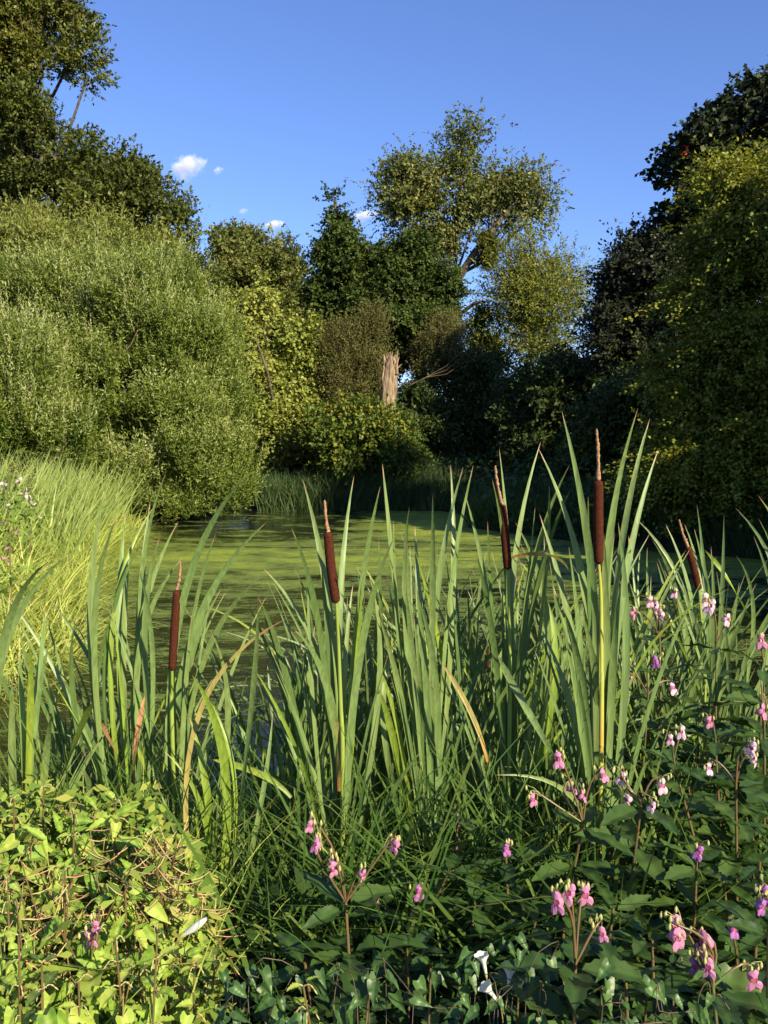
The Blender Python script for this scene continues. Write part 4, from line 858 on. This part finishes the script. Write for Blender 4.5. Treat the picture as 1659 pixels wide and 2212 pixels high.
def balsam(label, rx, Y, top, flowers=(), fm='pink', nodes=6, llen=.125, group=BAL, matl='balsam', bare=.0, fs=.020, extra_buds=4):
    tp = P(top[0], top[1], Y); root = np.array([P(rx, 1900, Y)[0], Y+rs.uniform(-.03, .05), 0]); root[2] = H(root[0], root[1])-.03
    e = empty('balsam_plant', root); tag(e, label, 'flowering plant' if flowers else 'leafy plant', group)
    midp = root*.5+tp*.5 + np.array([rs.randn()*.035, rs.randn()*.03, 0]); sp = catmull([root, midp, tp], 12)
    A, B_ = tubes([(sp-root, np.linspace(.0062, .0030, 12))], 7); mk('stem', A, B_, M['bstem'], e, smooth=True)
    hgt = tp[2]-root[2]; a0 = rs.rand()*6.28
    for k in range(nodes+2):
        f = 1 - k*(.10/max(hgt, .3))*(.9+.2*rs.rand()) - .02
        if f < .15: break
        p = sp[0]*0; u = f*11; i_ = min(10, int(u)); p = sp[i_]*(1-(u-i_))+sp[i_+1]*(u-i_)
        a0 += 1.05; nl = 4
        for j in range(nl):
            az = a0 + j*2*math.pi/nl + rs.randn()*.2; el = .25-.09*k+rs.randn()*.2
            d = np.array([math.cos(az)*math.cos(el), math.sin(az)*math.cos(el), math.sin(el)])
            L = llen*(.80+.16*min(k, 3))*(.8+.4*rs.rand())
            place_leaf(e, root, 'lance', matl, p+d*.012, d, np.array([0, 0, 1.])+rs.randn(3)*.22, (L*1.2, L, L))
    st, buds = [], []
    for (x, y) in flowers:
        fp = P(x, y, Y-.02+rs.uniform(-.05, .05)); fm_ = fm if isinstance(fm, str) else fm[rs.randint(len(fm))]
        hook = fp + np.array([0, .010, .020]); st.append((catmull([tp, (tp+hook)/2+np.array([rs.randn()*.012, 0, .02]), hook, fp+np.array([0, .008, .008])], 9)-root, [.0026]*5+[.0014]*4))
        add_flower(e, root, fp, fs*.94*(.75+.45*rs.rand()), fm_)
        for b in range(extra_buds):
            q = hook + rs.randn(3)*np.array([.011, .010, .007]); h2 = hook*.75+tp*.25; buds.append((np.array([h2, h2*.4+q*.6+np.array([0, 0, .006]), q, q+np.array([0, 0, -.003]), q+np.array([0, 0, -.009]), q+np.array([0, 0, -.014])])-root, [.0006, .0006, .0007, .0024, .0034, .0008])); 
    if st:
        for s_ in st:
            if len(s_[0]) > 3: A, B_ = tubes([s_], 5); mk('flower_stalk', A, B_, M['bstem'], e)
    if buds:
        for s_ in buds: A, B_ = tubes([s_], 6); mk('bud', A, B_, M['sepal'], e, smooth=True)
    return e, root
balsam('balsam topped by four pink flowers left of the bottom centre', 732, 1.75, (747,1949), [(670,1785),(681,1825),(719,1880),(714,1868),(852,1827),(786,1890)], 'pink', nodes=4, llen=.15)
balsam('small shaded balsam with a single mauve bloom beside the four flowered one', 830, 2.1, (818,1960), [(810,1933)], 'mauve', nodes=3)
balsam('small shaded balsam with one mauve bloom below the middle cattail leaves', 905, 2.1, (890,1975), [(906,1928)], 'mauve', nodes=4)
balsam('balsam with only one magenta bud between two leaf whorls', 985, 2.3, (988,1765), [(990,1780)], 'pink', nodes=5, extra_buds=1, fs=.012)
balsam('leafy balsam with one violet bloom left of the thick cattail base', 1085, 2.1, (1093,1850), [(1096,1834)], 'mauve', nodes=6)
balsam('foreground balsam on a tall pale stem with three pink hoods at bottom right of centre', 1236, 1.5, (1243,2083), [(1228,1930),(1265,1934),(1301,2018),(1203,1950)], ['pink', 'mauve'], nodes=2, llen=.17, fs=.0225)
balsam('balsam with five small magenta blooms in front of the tallest cattail', 1290, 2.0, (1259,1778), [(1206,1642),(1152,1728),(1238,1701),(1261,1720),(1305,1675)], 'pink', nodes=6)
balsam('balsam with four pale pink blooms right of the tallest cattail', 1385, 2.0, (1385,1735), [(1343,1682),(1354,1728),(1408,1743),(1432,1698)], 'pale', nodes=7, llen=.14)
balsam('balsam with two near white blooms below the slender leaning cattail', 1460, 2.3, (1455,1640), [(1448,1598),(1472,1582)], 'pale', nodes=6)
balsam('balsam with three lilac blooms close to the right edge halfway down', 1600, 2.1, (1590,1690), [(1533,1661),(1623,1617),(1632,1646)], 'pale', nodes=7)
balsam('balsam with one violet bloom among dark leaves at right', 1520, 1.95, (1505,1870), [(1509,1842)], 'mauve', nodes=6)
balsam('foreground balsam with big magenta and violet blooms in the bottom right corner', 1530, 1.45, (1540,2130), [(1461,2003),(1465,2027),(1516,2037),(1530,2090),(1629,2117),(1500,2090)], ['pink', 'mauve', 'pink'], nodes=3, llen=.15, fs=.024)
balsam('shaded balsam with a lilac bloom behind the corner blooms', 1590, 1.75, (1590,2050), [(1587,2010)], 'mauve', nodes=4)
balsam('balsam with stacked violet blooms cut by the right edge', 1668, 1.5, (1660,2010), [(1652,1934),(1648,1961)], 'mauve', nodes=3)
balsam('tall balsam with a full pink cluster right of the tallest cattail stalk', 1430, 2.9, (1425,1375), [(1405,1300),(1415,1308),(1425,1329),(1418,1318),(1370,1325),(1457,1281)], ['pink', 'pale'], nodes=7, fs=.026)
balsam('tall balsam with two pink blooms beneath the slender leaning cattail', 1560, 2.8, (1548,1390), [(1526,1298),(1534,1310),(1572,1339)], ['pink', 'pale'], nodes=8, fs=.026)
balsam('balsam with four lilac blooms set low beside the tallest cattail stalk', 1400, 2.7, (1400,1500), [(1415,1430),(1354,1442),(1354,1468),(1455,1487)], ['pale', 'mauve'], nodes=7, fs=.023)
balsam('balsam with rosy blooms at the right edge level with the tall flower cluster', 1650, 2.5, (1650,1430), [(1644,1384),(1650,1537)], 'pink', nodes=8, fs=.023)
balsam('balsam with a single rosy bud pointing left under the lilac blooms', 1540, 2.4, (1545,1590), [(1533,1560)], 'pink', nodes=6, fs=.018)
balsam('sunlit balsam with mauve pink blooms inside the bright tangle', 160, 1.62, (190,2085), [(194,2029),(206,2001),(17,2200)], 'pink', nodes=2, llen=.15, matl='bind')
for (x, Y, ty, nn) in [(1330,2.35,1800,6),(1420,2.3,1850,6),(1480,2.6,1700,7),(1560,2.4,1740,7),(1620,2.3,1800,7),(1350,2.9,1560,7),(1500,2.9,1560,8),(1600,2.75,1560,8),(1640,2.6,1500,8),
                       (1150,1.9,1990,5),(1030,2.0,1950,5),(1330,1.8,1960,5),(1420,1.7,2030,5),(960,2.1,1880,5),(1570,2.0,1900,6),(1640,1.9,1860,6),(870,1.75,2060,4),(660,1.7,2080,4),(1180,1.55,2120,4),(1360,1.5,2120,4)]:
    balsam('leafy balsam without flowers among the flowering ones', x, Y, (x+rs.uniform(-12, 12), ty), (), nodes=nn, group='leafy balsam plants without flowers', llen=.13)

# ------------------------------------------------------------------ bindweed, nettles, willowherb
def tangle_surface(x):   # top outline of the bright tangle at lower left, in picture rows
    return np.interp(x, [0, 120, 200, 300, 350, 400, 440], [1745, 1720, 1735, 1740, 1790, 1850, 1950]) + 22*np.sin(x/17.) + 14*np.sin(x/7.)
def bindweed(label, xs, ys, n, Y0, Y1, seed, mat_='bind', size=(.024, .066), group='bindweed vines in the bright tangle'):
    q = np.random.RandomState(seed); root = P((xs[0]+xs[1])/2, 2100, (Y0+Y1)/2); root[2] = H(root[0], root[1])
    e = empty('bindweed_vine', root); tag(e, label, 'bindweed', group); pts = []
    for k in range(n):
        x = q.uniform(*xs); y = q.uniform(*ys)
        if mat_ == 'bind': y = max(y, tangle_surface(x)+q.uniform(-25, 60))
        f = (y-1700)/512; Y = Y0+(Y1-Y0)*(1-f)+q.uniform(-.06, .06); p = P(x, y, Y); pts.append(p)
        up = np.array([.25*q.randn()+.15, -.75, .75])+q.randn(3)*.35; d = np.array([q.randn()*.6, -.35+.3*q.randn(), -.75])
        kd = 'arrow' if (mat_ != 'bind' or q.rand() < .68) else ('lance' if q.rand() < .5 else 'oval')
        if kd != 'arrow': d = norm(np.array([q.randn()*.8, -.35, .25+.4*q.randn()]))
        place_leaf(e, root, kd, mat_, p, d, up, q.uniform(*size)*(1.25 if kd == 'lance' else (.75 if kd == 'oval' else 1.)), v=q.randint(5))
    vs = []; pts = sorted(pts, key=lambda p: p[0]+p[2]*.7)
    for k in range(0, len(pts)-3, 3):
        a, b = pts[k], pts[k+3]
        if np.linalg.norm(a-b) < .45: vs.append((catmull([root*.0+a+np.array([0, .03, -.25]), a, (a+b)/2+q.randn(3)*.03+np.array([0, .02, 0]), b], 10)-root, .0013 if mat_ == 'bind' else .0009))
    for s_ in vs: A, B_ = tubes([s_], 5); mk('vine_stem', A, B_, M['vine' if mat_ == 'bind' else 'bark'], e)  # bark colour serves as the shaded copy of the vine
    return e, root
for k, (lab, xs, ys, n) in enumerate([
    ('yellow green bindweed along the top of the bright tangle', (90, 350), (1690, 1830), 34),
    ('bindweed with large leaves at the left edge of the bright tangle', (-20, 150), (1800, 2050), 44),
    ('bindweed with large heart leaves in the middle of the bright tangle', (120, 330), (1830, 2040), 50),
    ('bindweed hanging at the right rim of the bright tangle', (280, 430), (1840, 2030), 36),
    ('bindweed in the bottom left corner of the picture', (-20, 180), (2040, 2230), 44),
    ('bindweed at the foot of the bright tangle beside the mauve pink bloom', (170, 420), (2040, 2230), 48)]):
    bindweed(lab, xs, ys, n, 1.5, 2.0, 200+k)
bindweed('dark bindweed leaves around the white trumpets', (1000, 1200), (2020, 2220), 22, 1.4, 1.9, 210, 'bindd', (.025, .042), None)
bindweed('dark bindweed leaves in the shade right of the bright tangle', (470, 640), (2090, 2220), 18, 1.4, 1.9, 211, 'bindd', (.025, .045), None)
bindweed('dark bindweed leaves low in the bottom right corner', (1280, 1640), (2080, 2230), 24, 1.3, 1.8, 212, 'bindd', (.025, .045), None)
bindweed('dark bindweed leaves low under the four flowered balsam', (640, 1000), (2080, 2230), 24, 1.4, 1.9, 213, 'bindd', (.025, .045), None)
def trumpet(label, p, up, s, closed=False):
    e = empty('bindweed_flower', p); tag(e, label, 'flower', None)
    n, m = 10, 20; t = np.linspace(0, 1, n); up = norm(np.array(up, float)); a1 = norm(np.cross(up, [.2, .9, .1])); a2 = np.cross(up, a1); V = []
    for tt in t:
        r = s*((.10+.16*tt+.95*max(0, tt-.55)**1.5*1.3) if not closed else (.07+.16*math.sin(math.pi*min(1, tt*1.02))**.8*(.6+.4*tt)))
        for j in range(m):
            a = 2*math.pi*j/m; rr = r*(1+.13*tt*tt*math.sin(5*a)+.02*rs.randn()*tt); bend = .12*s*tt*tt
            V.append(up*s*1.75*tt*(1+ (.03*math.cos(5*a) if tt > .9 else 0)) + rr*(a1*math.cos(a)+a2*math.sin(a)) + a1*bend)
    F = [[i_*m+j, i_*m+(j+1) % m, (i_+1)*m+(j+1) % m, (i_+1)*m+j] for i_ in range(n-1) for j in range(m)]
    mk('trumpet', np.array(V), F, M['white'], e, smooth=True)
    A, B_ = tubes([(np.array([-up*s*.35, -up*s*.1, up*s*.12, up*s*.28]), [s*.05, s*.12, s*.15, s*.10])], 8); mk('calyx', A, B_, M['sepal'], e, smooth=True)
    A, B_ = tubes([(np.array([-up*s*.35, -up*s*.9+np.array([0, .02, -.03]), np.array([.02, .06, -.16])]), .0014)], 5); mk('stalk', A, B_, M['vine'], e)
trumpet('white bindweed trumpet tilted left and highest of the three', P(1050,2105,1.5), (-.15, .1, 1), .021)
trumpet('white bindweed trumpet opening wide and farthest right of the three', P(1098,2135,1.5), (.12, .05, 1), .024)
trumpet('white bindweed trumpet lying lowest of the three with its mouth up left', P(1076,2165,1.48), (-.6, .05, .85), .022)
trumpet('furled cream bindweed bud reaching right out of the bright tangle', P(395,2020,1.6), (.78, -.15, .55), .036, True)
trumpet('white bindweed trumpet half hidden behind the tall pale balsam stem', P(1232,2075,1.6), (.6, .1, .6), .020)
def nettle(label, x, Y, ty, n=6, L=.06, matn='nettle', group='nettles on the near bank', cat=7):
    tp = P(x, ty, Y); root = np.array([tp[0]+rs.randn()*.02, Y+.02, 0]); root[2] = H(root[0], root[1])-.02
    e = empty('nettle_plant', root); tag(e, label, 'nettle', group)
    sp = catmull([root, (root+tp)/2+rs.randn(3)*.015, tp], 12); A, B_ = tubes([(sp-root, np.linspace(.004, .002, 12))], 6); mk('stem', A, B_, M['bstem'], e, smooth=True)
    a = rs.rand()*3; ck = []
    for k in range(n):
        u = 11-k*(.045/max(.3, tp[2]-root[2]))*11*(1+.05*k); 
        if u < 1: break
        i_ = min(10, int(u)); p = sp[i_]*(1-(u-i_))+sp[i_+1]*(u-i_); a += math.pi/2
        for j in (0, math.pi):
            az = a+j+rs.randn()*.15; el = .5-.18*k+rs.randn()*.12; d = np.array([math.cos(az)*math.cos(el), math.sin(az)*math.cos(el), math.sin(el)])
            l = L*(.45+.2*min(k, 3))*(.85+.3*rs.rand()); place_leaf(e, root, 'oval', matn, p+d*.008, d, np.array([0, 0, 1.])+rs.randn(3)*.15, l)
            for m_ in range(min(1 + k % 2, cat//3)):
                z = az+rs.uniform(-.9, .9); d2 = np.array([math.cos(z), math.sin(z), .1]); l2 = .026*(.6+.6*rs.rand())
                pp = np.array([p, p+d2*l2*.5+np.array([0, 0, .004]), p+d2*l2+np.array([0, 0, -.012])]); pp = catmull(pp, 9)
                ck.append((pp-root, .0012*(1+.45*np.where(np.arange(9) % 2, 1, -1))))
    for s_ in ck: A, B_ = tubes([s_], 5); mk('catkin', A, B_, M['catkin'], e)
nettle('nettle tip lit bright against the shade at the bottom centre', 655, 1.45, 2130, 4, .05, 'bind')
nettle('sunlit nettle standing at the right foot of the bright tangle', 465, 1.65, 2075, 7, .055)
nettle('tallest nettle with dangling catkins at the left of the bright tangle', 60, 1.85, 1800, 9, .055, 'bind')
nettle('nettle tip poking out among the bindweed at the top of the tangle', 115, 1.8, 1880, 8, .05, 'bind')
nettle('nettle with hanging catkins above the mauve pink bloom', 215, 1.65, 1960, 7, .05, 'bind')
nettle('nettle in the bottom left corner of the picture', 90, 1.5, 2080, 6, .055)
nettle('nettle low in the middle of the tangle foot', 300, 1.55, 2110, 6, .055)
nettle('nettle with dangling catkins close below the furled cream bud', 395, 1.6, 2110, 6, .05)
for k_, (x, Y, ty, n_l) in enumerate([(30,1.9,1725,9),(95,1.95,1700,9),(160,1.85,1760,9),(250,1.9,1730,8),(330,1.85,1800,8),(15,1.65,1900,8),(140,1.65,1880,8),(270,1.7,1900,8),(370,1.72,1900,8),(40,1.5,2020,7),(250,1.5,2030,7),(340,1.5,2010,7),(170,1.5,2120,6),(420,1.55,2090,6)]):
    nettle('yellowish nettle shoot mixed into the bright tangle', x, Y, ty, n_l, .048, 'bind', 'nettle shoots mixed into the bright tangle', 4)
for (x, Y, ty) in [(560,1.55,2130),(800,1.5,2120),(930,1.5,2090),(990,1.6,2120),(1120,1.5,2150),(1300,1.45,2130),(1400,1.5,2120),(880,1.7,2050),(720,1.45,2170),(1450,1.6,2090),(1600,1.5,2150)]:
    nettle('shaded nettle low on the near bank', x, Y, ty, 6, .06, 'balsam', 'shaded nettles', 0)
def willowherb(label, xs, ys, Y, n, seed):
    q = np.random.RandomState(seed); root = P(sum(xs)/2, 2050, Y); root[2] = H(root[0], Y); e = empty('willowherb_plant', root); tag(e, label, 'willowherb', 'willowherb gone to seed')
    st, pods = [], []; lv = []
    for k in range(n):
        x, y = q.uniform(*xs), q.uniform(*ys); y = max(y, tangle_surface(x)+25); tip = P(x, y, Y-.12+q.uniform(-.08, .12)); b = root + np.array([q.randn()*.05, q.randn()*.03, .15+.3*q.rand()])
        s = catmull([b, (b+tip)/2+q.randn(3)*.04, tip], 10); st.append((s-root, np.linspace(.0028, .0014, 10)))
        for j in range(7):
            u = 9-j*.7; i_ = min(8, int(u)); p = s[i_]*(1-(u-i_))+s[i_+1]*(u-i_); d = norm(np.array([q.randn()*.8+.5, q.randn()*.5-.2, q.randn()*.45+.15])); l = .035+.035*q.rand()
            pods.append((catmull([p, p+d*l*.5+np.array([0, 0, -.003]), p+d*l+np.array([0, 0, .002])], 6)-root, [.0006, .0011, .0011, .0010, .0008, .0005]))
            if j % 2: lv.append((p, d))
    for s_ in st: A, B_ = tubes([s_], 5); mk('stem', A, B_, M['bstem'], e)
    A, B_ = tubes(pods, 5); tag(mk('seed_pods', A, B_, M['pod'], e), kind='stuff')
    ps = np.array([p for p, d in lv]); ds = np.array([d for p, d in lv])+q.randn(len(lv), 3)*.4; V, F = leaves(ps-root, ds, np.array([0, -.5, .8])+q.randn(len(ps), 3)*.3, .05, .014)
    mk('foliage', V, F, M['tangle'], e, tint=q.rand(len(ps)))
willowherb('willowherb with splayed pinkish pods at the right rim of the bright tangle', (330, 445), (1790, 1980), 1.85, 16, 300)
willowherb('willowherb with tangled pinkish pods in the middle of the bright tangle', (180, 350), (1780, 1950), 1.85, 18, 301)
willowherb('willowherb with fading pods at the left of the bright tangle', (20, 180), (1830, 2050), 1.75, 12, 302)
# small leaves and stems filling the bright tangle
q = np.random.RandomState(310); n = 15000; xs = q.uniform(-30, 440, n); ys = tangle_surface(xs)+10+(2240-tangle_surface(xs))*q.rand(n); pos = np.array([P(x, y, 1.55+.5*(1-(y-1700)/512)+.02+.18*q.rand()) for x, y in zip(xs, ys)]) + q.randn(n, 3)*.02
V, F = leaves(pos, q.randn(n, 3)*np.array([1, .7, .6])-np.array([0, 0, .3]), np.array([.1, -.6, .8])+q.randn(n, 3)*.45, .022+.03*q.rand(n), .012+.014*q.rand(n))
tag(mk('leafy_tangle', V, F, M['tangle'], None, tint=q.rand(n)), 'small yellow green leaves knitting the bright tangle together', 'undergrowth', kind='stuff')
# pink balsam far off on the left bank
q = np.random.RandomState(320)
def far_balsam(label, x, y, Y, n):
    p0 = P(x, y, Y); root = np.array([p0[0], Y, H(p0[0], Y)]); e = empty('balsam_plant', root); tag(e, label, 'flowering plant', 'balsam on the left bank')
    A, B_ = tubes([(np.array([[0, 0, 0], (p0-root)*.5, p0-root]), [.012, .01, .006])], 5); mk('stem', A, B_, M['bstem'], e)
    k = 90; pos = (p0-root) + q.randn(k, 3)*np.array([.16, .16, .22]) - np.array([0, 0, .3]); V, F = leaves(pos, q.randn(k, 3), np.array([0, -.4, 1.])+q.randn(k, 3)*.4, .12, .04); mk('foliage', V, F, M['tangle'], e, tint=q.rand(k)*.5)
    pos = (p0-root) + q.randn(n, 3)*np.array([.13, .1, .10]); V, F = leaves(pos, q.randn(n, 3), np.array([0, -1., .2])+q.randn(n, 3)*.5, .055, .045); mk('blossoms', V, F, M['pale' if Y > 9 else 'pink'], e)
far_balsam('distant balsam speckled with pale pink at the left edge', 15, 1062, 11, 14)
far_balsam('distant balsam with a pink spray beside the blue green sedge', 62, 1075, 11, 14)
far_balsam('distant balsam with a few pink specks lower on the left bank', 20, 1160, 8.5, 8)
# dark dock spire and two far seed heads on the left bank
def dock(label, x, y, Y):
    p0 = P(x, y, Y); root = np.array([p0[0], Y, H(p0[0], Y)]); e = empty('dock_plant', root); tag(e, label, 'dock', 'docks on the left bank')
    A, B_ = tubes([(np.array([[0, 0, 0], (p0-root)]), [.012, .005])], 5); mk('stem', A, B_, M['bark'], e)
    k = 260; t = q.rand(k); pos = (p0-root)*(.55+.45*t)[:, None] + q.randn(k, 3)*np.array([.06, .06, .02]); V, F = leaves(pos, q.randn(k, 3), q.randn(k, 3), .035, .03); mk('seed_spire', V, F, M['spike'] if 0 else M['head'], e)
dock('rusty brown dock spire behind the sedge near the left edge', 28, 1000, 15); dock('shorter rusty dock spire to the right of the first', 62, 1012, 15)

# ------------------------------------------------------------------ clouds
def cloud(label, x, y, rx, ry, seed, dens):
    Y = 1500; c = P(x, y, Y); q = np.random.RandomState(seed); s = Y/F_; V, F, off = [], [], 0
    n, m = 24, 16
    for i_ in range(m+1):
        th = math.pi*i_/m
        for j in range(n):
            ph = 2*math.pi*j/n; V.append((rx*s*1.25*math.sin(th)*math.cos(ph), rx*s*.8*math.sin(th)*math.sin(ph), ry*s*1.3*math.cos(th)))
    F = [[i_*n+j, (i_+1)*n+j, (i_+1)*n+(j+1) % n, i_*n+(j+1) % n] for i_ in range(m) for j in range(n)]
    mt, nn, out = new_mat('cloud vapour'); vol = nn.nodes.new('ShaderNodeVolumePrincipled'); vol.inputs['Color'].default_value = (1, .98, .98, 1); vol.inputs['Anisotropy'].default_value = -.3
    tc = nn.nodes.new('ShaderNodeTexCoord'); ns = nn.nodes.new('ShaderNodeTexNoise'); ns.inputs['Scale'].default_value = 2.2/(rx*s); ns.inputs['Detail'].default_value = 5; nn.links.new(tc.outputs['Object'], ns.inputs['Vector'])
    ln = nn.nodes.new('ShaderNodeVectorMath'); ln.operation = 'MULTIPLY'; ln.inputs[1].default_value = (1/(rx*s*1.2), 1/(rx*s*.8), 1/(ry*s*1.25)); nn.links.new(tc.outputs['Object'], ln.inputs[0])
    le = nn.nodes.new('ShaderNodeVectorMath'); le.operation = 'LENGTH'; nn.links.new(ln.outputs[0], le.inputs[0])
    sb = nn.nodes.new('ShaderNodeMath'); sb.operation = 'MULTIPLY_ADD'; sb.inputs[1].default_value = 2.4; nn.links.new(ns.outputs[0], sb.inputs[0])
    ng = nn.nodes.new('ShaderNodeMath'); ng.operation = 'MULTIPLY_ADD'; ng.inputs[1].default_value = -1.5; ng.inputs[2].default_value = -.45; nn.links.new(le.outputs['Value'], ng.inputs[0]); nn.links.new(ng.outputs[0], sb.inputs[2])
    mr = nn.nodes.new('ShaderNodeMapRange'); mr.inputs['From Min'].default_value = 0; mr.inputs['From Max'].default_value = .5; mr.inputs['To Max'].default_value = dens/(rx*s); nn.links.new(sb.outputs[0], mr.inputs[0]); nn.links.new(mr.outputs[0], vol.inputs['Density'])
    nn.links.new(vol.outputs[0], out.inputs['Volume'])
    tag(mk('cloud', np.array(V), F, mt, None, smooth=True, loc=c), label, 'cloud', kind='stuff')
cloud('largest white puff of cloud alone in the upper left sky', 402, 357, 54, 34, 1, 2.4)
cloud('faint wisp just right of the largest puff', 470, 367, 16, 12, 2, .8)
cloud('small flat cloud above the dark spired tree on its left', 590, 485, 30, 14, 3, 3.0)
cloud('small cloud half hidden behind the open crowned tree', 785, 465, 40, 16, 4, 2.2)
cloud('tiny faint wisp above the yellow green tree', 525, 455, 14, 9, 5, .7)
print('objects', len(sc.objects), 'faces', sum(len(o.data.polygons) for o in sc.objects if o.type == 'MESH'))
